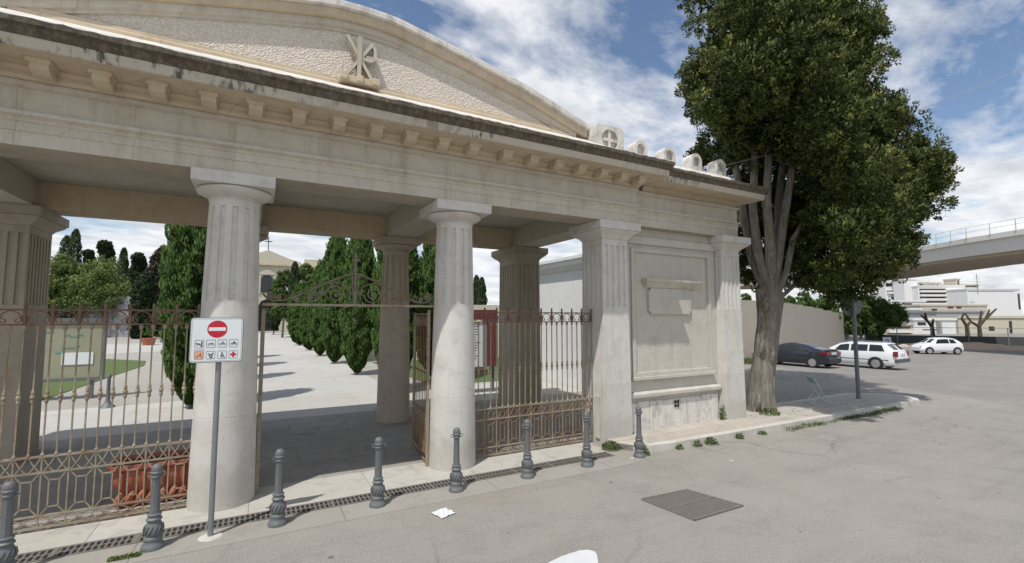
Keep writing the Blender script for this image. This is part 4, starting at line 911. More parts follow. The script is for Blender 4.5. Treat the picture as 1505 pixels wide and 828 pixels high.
# yard walls and courtyard pieces
def wallthing(pts, h, t, name, mat, label, cat='wall', z0=None, kind=None):
    o = (*pts[0], 0); th = MB()
    for (a, b), (c, d) in zip(pts[:-1], pts[1:]):
        v = Vector((c-a, d-b)).normalized(); nx_, ny_ = -v.y*t, v.x*t
        za = (gz(a, b) if a > 19 else 0)-.3; th.zprism([(a, b), (c, d), (c+nx_, d+ny_), (a+nx_, b+ny_)], za, h+(za+.3)*1)
    ob = th.build(name, mat, None, o=o); return tag(ob, label, cat)
wallthing([(-32, 86), (-15.2, 82)], 5.6, .5, 'yard_wall', 'greywall', 'high pale grey courtyard wall behind the notice board')
wallthing([(-15.0, 84), (-2.5, 88)], 4.3, .5, 'yard_wall', 'greywall', 'lower grey courtyard wall right of the high one')
wallthing([(5.5, 31), (19, 27)], 3.55, .4, 'yard_wall', 'cream', 'low cream wall seen between middle column and rear pier')
# hedge
for i, (x0, x1, y0) in enumerate([(-27, -20, 80), (-13, -7.5, 80)]):
    n = 3500; C = np.stack([RNG.uniform(x0, x1, n), RNG.uniform(y0, y0+1.4, n), RNG.uniform(.1, 2.1 if i else 3.2, n)], 1)
    tag(leaves(C, RNG.normal(0, 1, (n, 3)), .3, RNG.normal(.4, .2, n), 'hedge', 'leaf_brown' if i == 0 else 'leaf_mid', None, 1.6), ['brownish clipped hedge before the high grey wall', 'green clipped hedge before the lower grey wall'][i], 'hedge')
x, y, _ = at(222, 46); th = thing('potted_shrub', (x, y, 0), 'green shrub in a brick red pot on the far courtyard path', 'potted plant')
MB().lathe([(0, 0), (.45, 0), (.6, .6), (.66, .62), (.66, .7), (.5, .7), (0, .65)], seg=18).build('pot', 'terracotta', th)
C, D, t = blob_leaves([(0, 0, 1.35, .6), (0, 0, .95, .5)], 60, 16, .12); leaves(C, D, .16, t, 'foliage', 'leaf_mid', th)
# left notice board
o = (-6.9, 20.6, 0); nbth = thing('notice_board', o, 'glazed notice board with faded green poster in a dark frame on the lawn', 'notice board', rz=0)
pn = lambda mb_, n_, m_, **k: mb_.build(n_, m_, nbth, o=o, **k)
pn(MB().box(-7.75, -4.55, 20.62, 20.70, .72, 2.60), 'back_panel', 'olive_glass')
m = MB()
for a, b, c, d in ((-7.85, -4.45, 2.56, 2.68), (-7.85, -4.45, .62, .72), (-7.85, -7.75, .721, 2.559), (-4.55, -4.45, .721, 2.559)): m.box(a, b, 20.55, 20.72, c, d)
pn(m, 'frame', 'cast'); pn(MB().box(-7.6, -7.5, 20.6, 20.7, 0, .62), 'leg', 'cast'); pn(MB().box(-4.8, -4.7, 20.6, 20.7, 0, .62), 'leg', 'cast')
m = MB()
for i in range(16): x = random.uniform(-7.1, -5.2); z = random.uniform(1.6, 2.3) if i < 11 else random.uniform(1.35, 1.6); m.box(x, x+random.uniform(.1, .35), 20.606, 20.614, z, z+random.uniform(.02, .07))
pn(m, 'poster_print', 'teal'); pn(MB().box(-5.55, -4.75, 20.598, 20.606, 1.15, 1.55), 'paper_notice', 'sign_white')
# small dark bollard in the court
o = (-3.82, 18.3, .02); pb = thing('courtyard_post', o, 'small dark post with splayed foot on the courtyard path behind the railing', 'post')
MB().lathe([(0, 0), (.2, 0), (.16, .06), (.09, .12), (.06, .2), (.05, .3)], seg=16).build('foot', 'cast', pb, smooth=True); MB().lathe([(.05, .25), (.045, .85), (.06, .88), (.05, .95), (0, 1.0)], seg=14).build('shaft', 'cast', pb, smooth=True)
# right notice board
o = (6.8, 15.3, 0); rb = thing('notice_board', o, 'dark red framed board with white printed sheet seen through the rusty railing', 'notice board')
pr_ = lambda mb_, n_, m_, **k: mb_.build(n_, m_, rb, o=o, **k)
m = MB()
for a, b, c, d in ((5.7, 7.75, 2.62, 2.98), (5.7, 5.8, .75, 2.618), (7.35, 7.75, .95, 2.618), (5.8, 7.35, .75, .85)): m.box(a, b, 15.3, 15.42, c, d)
pr_(m, 'frame', 'redframe'); pr_(MB().box(5.82, 7.18, 15.36, 15.40, .95, 2.5), 'sheet', 'sign_white'); pr_(MB().box(7.2, 7.34, 15.36, 15.41, .88, 2.6), 'side_strip', 'greywall')
m = MB()
for i in range(14):
    z = 2.38-i*.095; m.box(5.95, 7.0+random.uniform(-.35, .12), 15.352, 15.358, z, z+.018)
pr_(m, 'printed_lines', 'sign_grey'); pr_(MB().box(5.75, 5.83, 15.43, 15.51, 0, 2.6).box(7.6, 7.68, 15.43, 15.51, 0, 2.6), 'post', 'cast')
# right inner building
o = (10.8, 14, 0); ib = thing('cemetery_house', o, 'plain sunlit white building with corniced roof behind the rear pier', 'building')
MB().box(10.8, 12.3, 9.6, 19.6, 0, 4.52).build('wall', 'white_bld', ib, o=o)
m = MB(); m.loft([[(10.8-e, 9.6-e, z), (12.3+e, 9.6-e, z), (12.3+e, 19.6+e, z), (10.8-e, 19.6+e, z)] for e, z in ((.0, 4.522), (.10, 4.60), (.12, 4.68), (.26, 4.74), (.28, 4.90), (.34, 4.92), (.34, 5.05))]); m.build('cornice', 'white_bld', ib, o=o, bevel=.01)
# ================================================================== STREET SIDE, RIGHT
o = (17.0, 8.03, .12); ps = thing('sign_pole', o, 'round road sign seen from behind on a dark pole at the pavement end', 'road sign')
MB().lathe([(.0, 0), (.075, 0), (.075, .03), (.062, .05), (.058, 3.55), (0, 3.56)], o, 14).build('pole', 'cast', ps, o=o, smooth=True)
d_ = Vector((FH[0], FH[1], 0)); a0 = Vector((17.0, 8.03, 3.12))+d_*.09
m = MB(); rgt = Vector((RH[0], RH[1], 0))
m.loft([[tuple(a0+rgt*(.36*math.cos(2*math.pi*i/28))+Vector((0, 0, .36*math.sin(2*math.pi*i/28)))+d_*e) for i in range(28)] for e in (0, .02)]); m.build('sign_disc', 'cast', ps, o=o)
MB().box(16.9, 17.1, 8.05, 8.09, 2.95, 2.99).build('bracket', 'galv', ps, o=o)
# folding chair
o = (14.75, 8.1, .13); fc = thing('folding_chair', o, 'pale metal folding chair frame left on the pavement between trunk and sign pole', 'chair', rz=R(-32))
def tb(pts, n_, r=.013): return MB().tube(pts, r, 8).build(n_, 'chairblue', fc, smooth=True)
for y in (-.18, .18):
    tb([(.34, y, 0), (.05, y, .42), (-.16, y, .80)], 'leg'); tb([(-.22, y, 0), (.08, y, .40)], 'leg')
tb([(-.16, -.18, .80), (-.16, .18, .80)], 'top_rail'); tb([(.30, -.18, .05), (.30, .18, .05)], 'stretcher'); tb([(-.20, -.18, .04), (-.20, .18, .04)], 'stretcher')
MB().loft([[(-.155, -.17, .78), (-.155, .17, .78), (-.145, .17, .78), (-.145, -.17, .78)], [(-.075, -.17, .62), (-.075, .17, .62), (-.065, .17, .62), (-.065, -.17, .62)]]).build('backrest', 'chairblue', fc)
# tan wall
def atd(px, d): a = at(px, d); return (a[0], a[1])
wallthing([atd(1000, 27), atd(1087, 29), atd(1110, 29.5), atd(1130, 30.3), atd(1148, 31.4), atd(1165, 33), atd(1180, 35.2), atd(1195, 38), atd(1209, 42), atd(1222, 48), atd(1234, 56), atd(1246, 68)], 3.85, .3, 'tan_wall', 'tanwall', 'long tan rendered boundary wall behind the parked cars')
# weeds at wall foot
for px, dd, lb in ((1094, 28.6, 'weeds at the foot of the tan wall beside the trunk'),):
    a = atd(px, dd); weed(a[0], a[1]-.2, gz(*a), .9, .35, 900, lb, size=.12)
# ---- cars
def car(name, L, W, top, belt, zb, wheels, wr, roofw, glassx, side_win, paintm, label, pos, rz, rear, front, squash_hood=.88):
    th = thing(name, pos, label, 'car', 'cars on the lot', rz=rz)
    def itp(tbl, x):
        for (a, b), (c, d) in zip(tbl[:-1], tbl[1:]):
            if x <= c: t = (x-a)/(c-a) if c > a else 0; return b+(d-b)*t
        return tbl[-1][1]
    xs_ = [L*i/60 for i in range(61)]
    def plan(x): # half width narrows at the ends
        e = min(x, L-x); return W/2*(1-.16*max(0, 1-e/.55)**2)
    def sec(x):
        w = plan(x); tz = itp(top, x); bz = min(itp(belt, x), tz-.02); gh = max(0., min(1., (tz-bz-.05)/.3)); rw = (w*squash_hood)*(1-gh)+roofw/2*gh
        zc0 = zb+.06*max(0, 1-min(x, L-x)/.35)
        return [(w*.9, zc0), (w*.985, zc0+.10), (w, zb+.28), (w*.995, (zb+bz)/2+.1), (w*.965, bz), (rw, tz-.035*(1-gh)-.05*gh), (rw*.82, tz-.005), (0, tz+.012)]
    m = MB(); rings = []
    for x in xs_:
        s = sec(x); rings.append([(x-L/2, -y, z) for y, z in s]+[(x-L/2, y, z) for y, z in s[::-1][1:]])
    m.loft(rings); body = m.build('body', paintm, th, smooth=True)
    def patch(xa, xb, la, lb, name_, mat, side, off=.008, n=14, tr=(0., 0.), parent=None):
        "glass patch on the side: between belt (l=0) and roof edge (l=1)"
        m = MB(); rr2 = []
        for i in range(n+1):
            x = xa+(xb-xa)*i/n; r = []
            for l in (la, lb):
                xx = x+(tr[0]*(1-i/n)+tr[1]*(i/n))*(l-la); s = sec(xx); y = s[4][0]+(s[5][0]-s[4][0])*l; z = s[4][1]+(s[5][1]-s[4][1])*l; r.append((xx-L/2, side*(y+off), z))
            rr2.append(r)
        for i in range(n): m.add([rr2[i][0], rr2[i+1][0], rr2[i+1][1], rr2[i][1]], [(0, 1, 2, 3)])
        return m.build(name_, mat, parent or body, smooth=False)
    for side in (-1, 1):
        for (xa, xb, ta, tb_) in side_win: patch(xa, xb, .10, .86, 'side_window', 'glass', side, tr=(ta, tb_))
    for nm, xa, xb in (('windscreen', *glassx[0]), ('rear_window', *glassx[1])):
        m = MB(); n = 10; rows = []
        for i in range(n+1):
            x = xa+(xb-xa)*i/n; s = sec(x); rows.append([(x-L/2, k*s[5][0]*.94, s[6][1]+.014-(0.02 if abs(k) == 1 else 0)) for k in (-1, -.5, 0, .5, 1)])
        for i in range(n):
            for j in range(4): m.add([rows[i][j], rows[i+1][j], rows[i+1][j+1], rows[i][j+1]], [(0, 1, 2, 3)])
        m.build(nm, 'glass', body)
    for xw in wheels:
        for side in (-1, 1):
            yy = side*(W/2-.09)
            tyre = MB(); prof = [(.0, -.1), (wr*.9, -.1), (wr, -.07), (wr, .07), (wr*.9, .1), (0, .1)]; seg_ = 24
            tyre.loft([[(xw-L/2+r*math.cos(2*math.pi*j/seg_), yy+h, wr+r*math.sin(2*math.pi*j/seg_)) for j in range(seg_)] for r, h in prof]); wh = tyre.build('wheel', 'tyre', th, smooth=True)
            rim = MB(); rim.loft([[(xw-L/2+r*math.cos(2*math.pi*j/seg_), yy+side*h, wr+r*math.sin(2*math.pi*j/seg_)) for j in range(seg_)] for r, h in ((wr*.66, .101), (wr*.62, .108), (wr*.5, .10), (wr*.16, .095), (wr*.12, .11), (.0, .11))]); rim.build('rim', 'rim', wh)
            # dark wheel arch
            ar = MB(); yo = W/2*1.003; pts = [(xw-L/2+(wr+.055)*math.cos(R(t)), wr+.0+(wr+.055)*math.sin(R(t))) for t in range(-20, 201, 10)]
            ar.loft([[(a, side*(yo+e), b) for a, b in pts] for e in (-.05, .002)]); ar.build('wheel_arch', 'tyre', body)
    front(th, body); rear(th, body)
    return th
def boxes(th, name, mat, *bs, bevel=.01):
    m = MB()
    for b in bs: m.box(*b)
    return m.build(name, mat, th, bevel=bevel)
# front of every car is at +x
L = 4.25
def fr1(th, b): boxes(b, 'headlight', 'lamp_clear', (L/2-.12, L/2-.02, .5, .74, .58, .68)); boxes(b, 'headlight', 'lamp_clear', (L/2-.12, L/2-.02, -.74, -.5, .58, .68)); boxes(b, 'bumper', 'plastic', (L/2-.1, L/2+.02, -.72, .72, .25, .40))
def re1(th, b):
    for s_ in (-1, 1): MB().loft([[(-L/2-.005, s_*.76, z), (-L/2+.30, s_*.868, z), (-L/2+.30, s_*.80, z), (-L/2-.012, s_*.34, z)] for z in (.74, .90)]).build('tail_light', 'lamp_red', b)
    boxes(b, 'number_plate', 'plate', (-L/2-.025, -L/2+.01, -.26, .26, .75, .87)); boxes(b, 'bumper', 'car_black', (-L/2-.06, -L/2+.15, -.70, .70, .32, .58), bevel=.04); boxes(b, 'spoiler', 'car_black', (-L/2+.02, -L/2+.20, -.62, .62, .995, 1.02))
topc = [(0, .90), (.06, .98), (.30, 1.02), (.75, 1.10), (1.25, 1.27), (1.7, 1.335), (2.1, 1.34), (2.45, 1.29), (3.15, .98), (3.8, .86), (4.15, .72), (4.25, .60)]
beltc = [(0, .88), (1.2, .92), (3.2, .86), (4.25, .58)]
def place(px, d): a = at(px, d); return (a[0], a[1], gz(a[0], a[1]))
c1 = (27.95, 16.45); c2 = (30.95, 14.75)
car('parked_car', L, 1.74, topc, beltc, .20, (.72, 3.42), .31, 1.12, ((2.5, 3.12), (.42, 1.22)), ((1.05, 1.62, .25, -.02), (1.70, 2.75, .0, -.42)), 'car_black',
    'dark blue-black coupe parked by the tan wall, rear towards the street', (*c1, gz(*c1)), R(92), re1, fr1)
L2 = 4.7
def fr2(th, b): boxes(b, 'headlight', 'lamp_clear', (L2/2-.12, L2/2-.01, .48, .78, .60, .74)); boxes(b, 'headlight', 'lamp_clear', (L2/2-.12, L2/2-.01, -.78, -.48, .60, .74)); boxes(b, 'bumper', 'plastic', (L2/2-.1, L2/2+.03, -.78, .78, .30, .48))
def re2(th, b):
    for s_ in (-1, 1): MB().loft([[(-L2/2-.012, s_*.80, z), (-L2/2+.13, s_*.872, z), (-L2/2+.13, s_*.80, z), (-L2/2-.014, s_*.62, z)] for z in (.74, 1.02)]).build('tail_light', 'lamp_red', b)
    boxes(b, 'number_plate', 'plate', (-L2/2-.02, -L2/2+.01, -.27, .27, .78, .90)); boxes(b, 'bumper', 'plastic', (-L2/2-.07, -L2/2+.12, -.80, .80, .42, .62), bevel=.03)
    boxes(b, 'roof_rails', 'galv', (-1.7, .9, .58, .61, 1.475, 1.50), (-1.7, .9, -.61, -.58, 1.475, 1.50)); boxes(b, 'side_trim', 'plastic', (-2.0, 1.9, .862, .884, .50, .56), (-2.0, 1.9, -.884, -.862, .50, .56))
topw = [(0, .80), (.04, 1.02), (.12, 1.08), (.42, 1.36), (.55, 1.44), (1.2, 1.465), (2.4, 1.45), (2.85, 1.36), (3.45, 1.02), (4.3, .90), (4.6, .76), (4.7, .62)]
beltw = [(0, .97), (3.4, .90), (4.7, .60)]
car('parked_car', L2, 1.76, topw, beltw, .22, (.95, 3.72), .32, 1.30, ((2.85, 3.42), (.13, .46)), ((.52, 1.25, .22, 0.), (1.33, 2.15, 0, 0), (2.25, 3.02, .0, -.38)), 'car_white',
    'white estate car with roof rails parked beside the dark coupe', (*c2, gz(*c2)), R(93), re2, fr2)
L3 = 3.55
def fr3(th, b):
    for s_ in (-1, 1): boxes(b, 'headlight', 'lamp_clear', (L3/2-.14, L3/2-.03, s_*.56-.1, s_*.56+.1, .62, .78), bevel=.04)
    boxes(b, 'bumper', 'car_white', (L3/2-.1, L3/2+.02, -.62, .62, .28, .44), bevel=.03)
def re3(th, b):
    for s_ in (-1, 1): boxes(b, 'tail_light', 'lamp_red', (-L3/2-.01, -L3/2+.06, s_*.62-.06, s_*.62+.06, .72, .95))
    boxes(b, 'number_plate', 'plate', (-L3/2-.02, -L3/2+.01, -.25, .25, .66, .76))
topf = [(0, .72), (.05, .98), (.15, 1.10), (.45, 1.34), (.8, 1.45), (1.5, 1.49), (2.0, 1.45), (2.25, 1.36), (2.72, 1.02), (3.2, .90), (3.45, .74), (3.55, .56)]
beltf = [(0, .96), (2.7, .92), (3.55, .5)]
pf = place(1371, 43)
car('parked_car', L3, 1.63, topf, beltf, .22, (.62, 2.92), .31, 1.15, ((2.24, 2.70), (.10, .42)), ((.62, 1.15, .15, 0), (1.22, 2.36, 0, -.32)), 'car_white',
    'small white bubble-shaped hatchback standing sideways far out on the lot', pf, R(146), re3, fr3)
# ---- viaduct
o = (*atd(1400, 44), 0); vd = thing('viaduct', o, 'pale concrete road viaduct crossing behind the big cypress', 'viaduct')
vp = [atd(940, 84), atd(1084, 83), atd(1165, 80), atd(1250, 62), atd(1345, 49), atd(1430, 42.5), atd(1505, 38.5), atd(1700, 31)]
def vsweep(prof, name, mat):
    m = MB(); rings = []
    for i, p in enumerate(vp):
        a = Vector(vp[max(i-1, 0)]); b = Vector(vp[min(i+1, len(vp)-1)]); d = (b-a).normalized(); nrm = Vector((-d.y, d.x))
        if nrm.dot(Vector(p)) < 0: nrm = -nrm
        rings.append([(p[0]+nrm.x*u, p[1]+nrm.y*u, z) for u, z in prof])
    m.loft(rings); return m.build(name, mat, vd, o=o)
vsweep([(0, 10.0), (0, 9.55), (.25, 9.45), (.35, 8.35), (9.65, 8.35), (9.75, 9.45), (10, 9.55), (10, 10.0)], 'deck', 'viaduct')
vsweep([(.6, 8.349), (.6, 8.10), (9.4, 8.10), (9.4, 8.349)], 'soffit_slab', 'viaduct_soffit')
m = MB()
for i in range(len(vp)-1):
    a, b = vp[i], vp[i+1]; Ls = math.hypot(b[0]-a[0], b[1]-a[1]); n = max(2, int(Ls/1.5))
    for j in range(n): p = lerp(a, b, j/n); m.box(p[0]-.03, p[0]+.03, p[1]+.1, p[1]+.16, 10.0, 10.95)
    for z in (10.95, 10.5): m.tube([(a[0], a[1]+.13, z), (b[0], b[1]+.13, z)], .022, 4)
m.build('railing', 'kerb', vd, o=o)
for p in (atd(1140, 86), atd(1660, 39)):
    MB().box(p[0]-1.2, p[0]+1.2, p[1]-.6, p[1]+2.5, -1, 8.34).build('support_pier', 'viaduct', vd, o=o)
# ---- far buildings
def bld(name, px0, px1, ytop, ybase, depth, thick, mat, label, bands=(), wins=(), extra=None, group='buildings across the lot', d1=None):
    a = at(px0, depth); b = at(px1, d1 or depth); zb = -4; zt = zat(ytop, depth)
    ux, uy = b[0]-a[0], b[1]-a[1]; Lb = math.hypot(ux, uy); ux /= Lb; uy /= Lb; ang = math.atan2(uy, ux)
    th = thing(name, (a[0], a[1], 0), label, 'building', group, rz=ang); s = depth/FPX
    MB().box(0, Lb, 0, thick, zb, zt).build('wall', mat, th); k = Lb/(px1-px0)
    MB().box(-.2, Lb+.2, -.2, thick+.2, zt+.002, zt+.5).build('roof_parapet', mat, th)
    for (p0, p1, y0, y1) in bands:  # recessed loggia strips seen as dark bands
        MB().box((p0-px0)*k, (p1-px0)*k, -.06, .1, zat(y1, depth), zat(y0, depth)).build('window_strip', 'window', th)
    for (p0, p1, y0, y1, mm) in wins:
        MB().box((p0-px0)*k, (p1-px0)*k, -.9, -.07, zat(y1, depth), zat(y0, depth)).build('balcony', mm, th)
    return th
bands = []; wins = []
for y in (424.5, 430.5, 436.5, 443): bands.append((1352, 1391, y, y+2.4)); bands.append((1404, 1418, y+1, y+3)); wins.append((1352, 1391, y+2.5, y+5.5, 'white_bld'))
bld('apartment_block', 1350, 1419, 421.5, 470, 205, 14, 'white_bld', 'white apartment block with long dark window strips beyond the lot', bands, wins)
bld('apartment_block', 1302, 1350, 415.5, 470, 215, 16, 'white_bld', 'taller white stepped apartment block left of the striped one', [(1304, 1312, 417, 421), (1304, 1348, 427.5, 429), (1325, 1345, 433, 434.5), (1326, 1345, 441, 442.5), (1310, 1322, 437, 440)], [(1304, 1348, 429.2, 432, 'white_bld')])
bld('apartment_block', 1262, 1302, 423.5, 470, 220, 16, 'white_bld', 'lowest white apartment block, left end of the row by the round tree', [(1278, 1300, 426, 428), (1280, 1300, 432, 434)], [(1278, 1300, 428.2, 430.5, 'white_bld')])
bld('blank_warehouse', 1422, 1500, 426, 470, 195, 20, 'white_bld', 'large blank white wall block right of the apartments', [(1496, 1499, 432, 455), (1423, 1492, 428.2, 428.8)], [])
bld('apartment_block', 1302, 1360, 444, 480, 165, 10, 'white_bld', 'low white terraced houses in front of the stepped apartments', [(1304, 1312, 447, 450), (1316, 1324, 447, 450), (1328, 1340, 446, 448), (1328, 1346, 451, 453)], [(1304, 1326, 451, 452, 'white_bld')])
bld('roof_house', 1402, 1440, 419.5, 428, 214, 8, 'tan', 'reddish roof structure rising above the blank white block', [(1403, 1438, 420.5, 422)], [])
bld('roof_house', 1350, 1368, 416.5, 424, 222, 6, 'tan', 'small tan roof house above the striped apartment block', [(1353, 1358, 418, 420)], [])
bld('tan_house', 1352, 1450, 450, 490, 150, 10, 'tan', 'low tan houses in front of the white apartments', [(1368, 1376, 454, 460), (1392, 1400, 451, 453.5), (1405, 1412, 451, 453.5)], [])
bld('white_house', 1318, 1352, 455.5, 490, 140, 10, 'white_bld', 'small white house with a low tan wall right of the round tree', [(1330, 1333, 461, 463)], [])
bld('warehouse', 1375, 1445, 459.5, 466, 125, 14, 'greywall', 'long pale grey shed roof above the white garages', [], [])
bld('garage', 1340, 1402, 471, 495, 95, 8, 'white_bld', 'low white garages behind the small hatchback', [(1346, 1358, 474, 478), (1353, 1373, 484, 485)], [(1373, 1376, 472, 494, 'greywall')])
bld('yellow_house', 1406, 1520, 468, 495, 98, 8, 'cream', 'long cream wall with dark eaves at the right edge of the lot', [(1406, 1518, 466.5, 468.5), (1450, 1458, 480, 486), (1480, 1484, 472, 494)], [])
bld('low_wall_building', 1270, 1340, 478, 496, 92, 6, 'tan', 'low brownish sheds under the round green tree', [(1275, 1335, 480, 483)], [(1300, 1336, 486, 489, 'white_bld')])
for px0, px1, y0, y1, lb in ((1330, 1349, 411.5, 416, 'white lift housing on the stepped apartments'), (1376, 1384, 417, 421, 'small cream stair housing on the striped apartments'), (1407, 1413, 411, 420, 'narrow tan chimney block over the blank white wall')):
    bld('roof_housing', px0, px1, y0, y1, 208, 6, 'white_bld' if 'white' in lb[:6] else 'tan', lb, [(px0+2, px0+4, y0+1.5, y1-1)], [])
x, y, _ = at(1438, 190); o = (x, y, 0); am = thing('roof_antenna', o, 'thin lattice antenna mast rising over the blank white wall block', 'antenna')
MB().tube([(x, y, 12), (x, y, zat(403, 190))], .12, 5).build('mast', 'galv', am, o=o)
for zz_ in (406, 410, 414): MB().tube([(x-1.2, y+.6, zat(zz_, 190)), (x+1.2, y-.6, zat(zz_, 190))], .08, 4).build('crossbar', 'galv', am, o=o)
# pruned trees
def pruned(px, d, label, branches, lean=0):
    x, y, _ = at(px, d); th = thing('pruned_tree', (x, y, gz(x, y)), label, 'tree', 'bare pruned trees on the far edge of the lot')
    MB().tube([(0, 0, 0), (.1, 0, 1.2), (lean, 0, 2.2)], [.28, .24, .2], 8).build('trunk', 'bark_dark', th)
    m = MB()
    for pts in branches: m.tube(pts, [.2-.1*i/(len(pts)-1) for i in range(len(pts))], 7)
    m.build('branches', 'bark_dark', th); return th
pruned(1367, 62, 'bare pruned stump leaning left behind the small hatchback', [[(0, 0, 2.1), (-.7, .3, 3.0), (-1.3, .6, 3.6)], [(0, 0, 2.2), (.3, -.1, 3.1)], [(-.7, .3, 3.0), (-.9, .3, 3.9)]])
pruned(1436, 64, 'bare pruned tree with thick raised limbs right of the hatchback', [[(0, 0, 2.1), (.9, -.5, 3.2), (1.3, -.8, 4.4)], [(0, 0, 2.1), (-.9, .5, 2.7), (-1.5, .9, 3.9)], [(.9, -.5, 3.2), (2.3, -1.2, 4.5)], [(.2, 0, 2.3), (.5, -.2, 4.2)]])
pruned(1418, 63, 'short bare pruned trunk between the other two', [[(0, 0, 2.1), (-.5, .3, 3.2), (-.3, .1, 3.9)], [(0, 0, 2.1), (.6, -.3, 2.9)]])
# boundary mesh fence with netting
pA, pB = atd(1268, 60), atd(1560, 50); o = (*pA, -.6); lf = thing('mesh_fence', o, 'dark netted mesh fence along the far edge of the parking lot', 'fence')
v = Vector((pB[0]-pA[0], pB[1]-pA[1])); Lf = v.length; v.normalize(); m = MB()
for i in range(int(Lf/3.2)+1):
    p = Vector(pA)+v*3.2*i; MB().tube([(p.x, p.y, -.7), (p.x, p.y, 1.55)], .05, 6).build('post', 'galv', lf, o=o)
nrm = (-v.y*.03, v.x*.03)
MB().zprism([pA, pB, (pB[0]+nrm[0], pB[1]+nrm[1]), (pA[0]+nrm[0], pA[1]+nrm[1])], -.45, .55).build('netting', 'netting', lf, o=o)
MB().tube([(*pA, 1.5), (*pB, 1.5)], .03, 5).build('top_rail', 'galv', lf, o=o)
for px, d, yy, lb in ((1300, 58, 501, 'white square sign with a blue ring left of the hatchback'), (1384, 54, 504, 'white square sign with a blue ring right above the hatchback')):
    x, y, _ = at(px, d); g = gz(x, y); th = thing('lot_sign', (x, y, g), lb, 'sign', 'square signs on the lot fence', rz=-YAW-R(20)); zc_ = zat(501, d)-g
    MB().box(-.42, .42, -.03, .0, zc_-.45, zc_+.45).build('board', 'sign_white', th); m = MB()
    m.tube([(.20*math.cos(R(t)), -.045, zc_+.17*math.sin(R(t))) for t in range(30, 331, 20)], .045, 5); m.tube([(0, -.045, zc_), (.22, -.045, zc_)], .04, 5); m.build('mark', 'blue', th)
    MB().tube([(0, .03, 0), (0, .03, zc_+.3)], .035, 6).build('post', 'galv', th)
# rubble heaps and low kerb wall
def heap(px, d, rx, ry, h, mat, label):
    x, y, _ = at(px, d); m = MB(); n = 26; k = 7; rings = []
    for j in range(k+1):
        t = j/k; rings.append([(rx*(1-t)*(1+random.uniform(-.12, .12))*math.cos(2*math.pi*i/n), ry*(1-t)*(1+random.uniform(-.12, .12))*math.sin(2*math.pi*i/n), h*math.sin(t*math.pi/2)*random.uniform(.8, 1.1)-.05) for i in range(n)])
    m.loft(rings); ob = m.build('rubble_heap', mat); ob.location = (x, y, gz(x, y)); ob.rotation_euler[2] = -YAW-R(15); tag(ob, label, 'rubble', 'dirt heaps along the lot edge')
heap(1425, 49, 5.2, 1.2, .75, 'dirt', 'long low heap of pinkish dirt right of the hatchback'); heap(1482, 48, 4.5, 1.0, .5, 'dirt', 'dirt heap at the right edge of the photo'); heap(1350, 53, 3.5, 1.0, .5, 'dirt', 'pale dirt heap behind the hatchback bonnet')
wallthing([atd(1262, 46), atd(1338, 52)], .15, .4, 'low_wall', 'kerb', 'low pale retaining wall between the estate car and the hatchback')
# overhead cable
o = (11.0, 7.9, 6.6); p0 = Vector((10.75, 7.95, 6.72)); p1 = Vector(q(1505, 78, 17.0))+Vector((3.5, -.3, 1.0)); pts = [tuple(p0.lerp(p1, t)+Vector((0, 0, -.32*4*t*(1-t)))) for t in [i/20 for i in range(21)]]
tag(MB().tube(pts, .011, 6).build('overhead_cable', 'cable'), 'thin overhead cable running from the portico roof past the cypress', 'cable')
# bird nest plants above the capitals
for (x, y, lb) in ((7.0, 11.86, 'dark tuft of plants growing on the right rear pier capital'), (-3.95, 11.9, 'dark tuft on the left rear pier capital')):
    ob = weed(x, y, 4.81, .2, .16, 260, lb, 'leaf_dark', 'capital_plant', 'tufts on the rear capitals', .07)
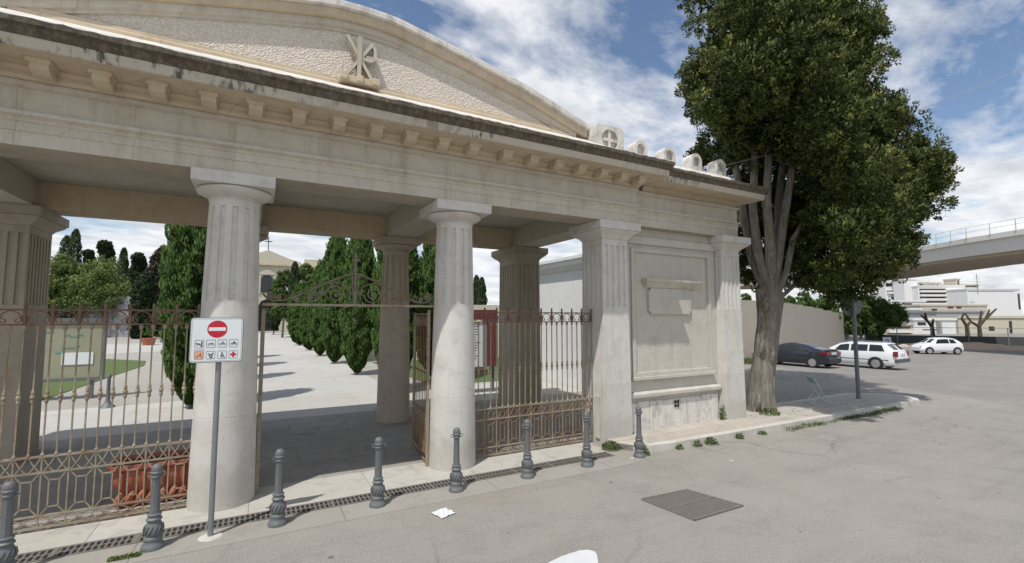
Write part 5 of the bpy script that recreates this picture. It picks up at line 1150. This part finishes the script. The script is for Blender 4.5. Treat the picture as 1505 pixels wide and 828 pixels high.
# ================================================================== LIGHT, SKY
SD = Vector((-.40, -.285, .93)).normalized()
sl = bpy.data.lights.new('sun', 'SUN'); sun = bpy.data.objects.new('sun', sl); COL.objects.link(sun)
sl.energy = 3.9; sl.angle = R(.53); sl.color = (1., .965, .915); sun.rotation_euler = SD.to_track_quat('Z', 'Y').to_euler()
w = bpy.data.worlds.new('World'); sc.world = w; w.use_nodes = True; nt = w.node_tree; nt.nodes.clear(); k = N(nt)
out = k.n('ShaderNodeOutputWorld'); bg = k.n('ShaderNodeBackground'); k.l(bg.outputs[0], out.inputs[0])
sky = k.n('ShaderNodeTexSky', sky_type='NISHITA'); sky.sun_disc = False; sky.sun_elevation = math.asin(SD.z); sky.sun_rotation = math.atan2(SD.x, SD.y); sky.air_density = 1.; sky.dust_density = .6; sky.ozone_density = 1.5
tc = k.n('ShaderNodeTexCoord'); sp = k.n('ShaderNodeSeparateXYZ'); k.l(tc.outputs['Generated'], sp.inputs[0])
zz = k.math('ADD', k.math('MAXIMUM', sp.outputs[2], 0.), .16); cbn = k.n('ShaderNodeCombineXYZ'); k.l(k.math('DIVIDE', sp.outputs[0], zz), cbn.inputs[0]); k.l(k.math('DIVIDE', sp.outputs[1], zz), cbn.inputs[1])
mp = k.n('ShaderNodeMapping'); k.l(cbn.outputs[0], mp.inputs[0]); mp.inputs['Location'].default_value = (3.3, 1.2, 0); mp.inputs['Rotation'].default_value = (0, 0, R(35)); mp.inputs['Scale'].default_value = (1.0, 1.5, 1)
n1 = k.noise(mp.outputs[0], 1.25, 10, .58, .35); n2 = k.noise(mp.outputs[0], 4.5, 8, .65, .3)
cm = k.math('ADD', k.math('MULTIPLY', n1, .78), k.math('MULTIPLY', n2, .22))
hz = k.ramp(sp.outputs[2], [(.0, .16), (.35, .05), (.7, 0.)])
cm = k.math('ADD', cm, hz)
mask = k.ramp(cm, [(.455, 0.), (.60, 1.)])
shade = k.ramp(k.noise(mp.outputs[0], 2.6, 7, .6), [(.3, (4.9, 5.1, 5.5)), (.7, (8.6, 8.6, 8.7))])
k.l(k.mix(k.math('MULTIPLY', mask, .93), sky.outputs[0], shade), bg.inputs['Color']); bg.inputs['Strength'].default_value = .13
SHADE = shade
sc.view_settings.view_transform = 'Standard'; sc.view_settings.look = 'None'; sc.view_settings.gamma = 1; sc.view_settings.exposure = 0
sc.render.engine = 'CYCLES'; sc.cycles.max_bounces = 6; sc.cycles.diffuse_bounces = 4
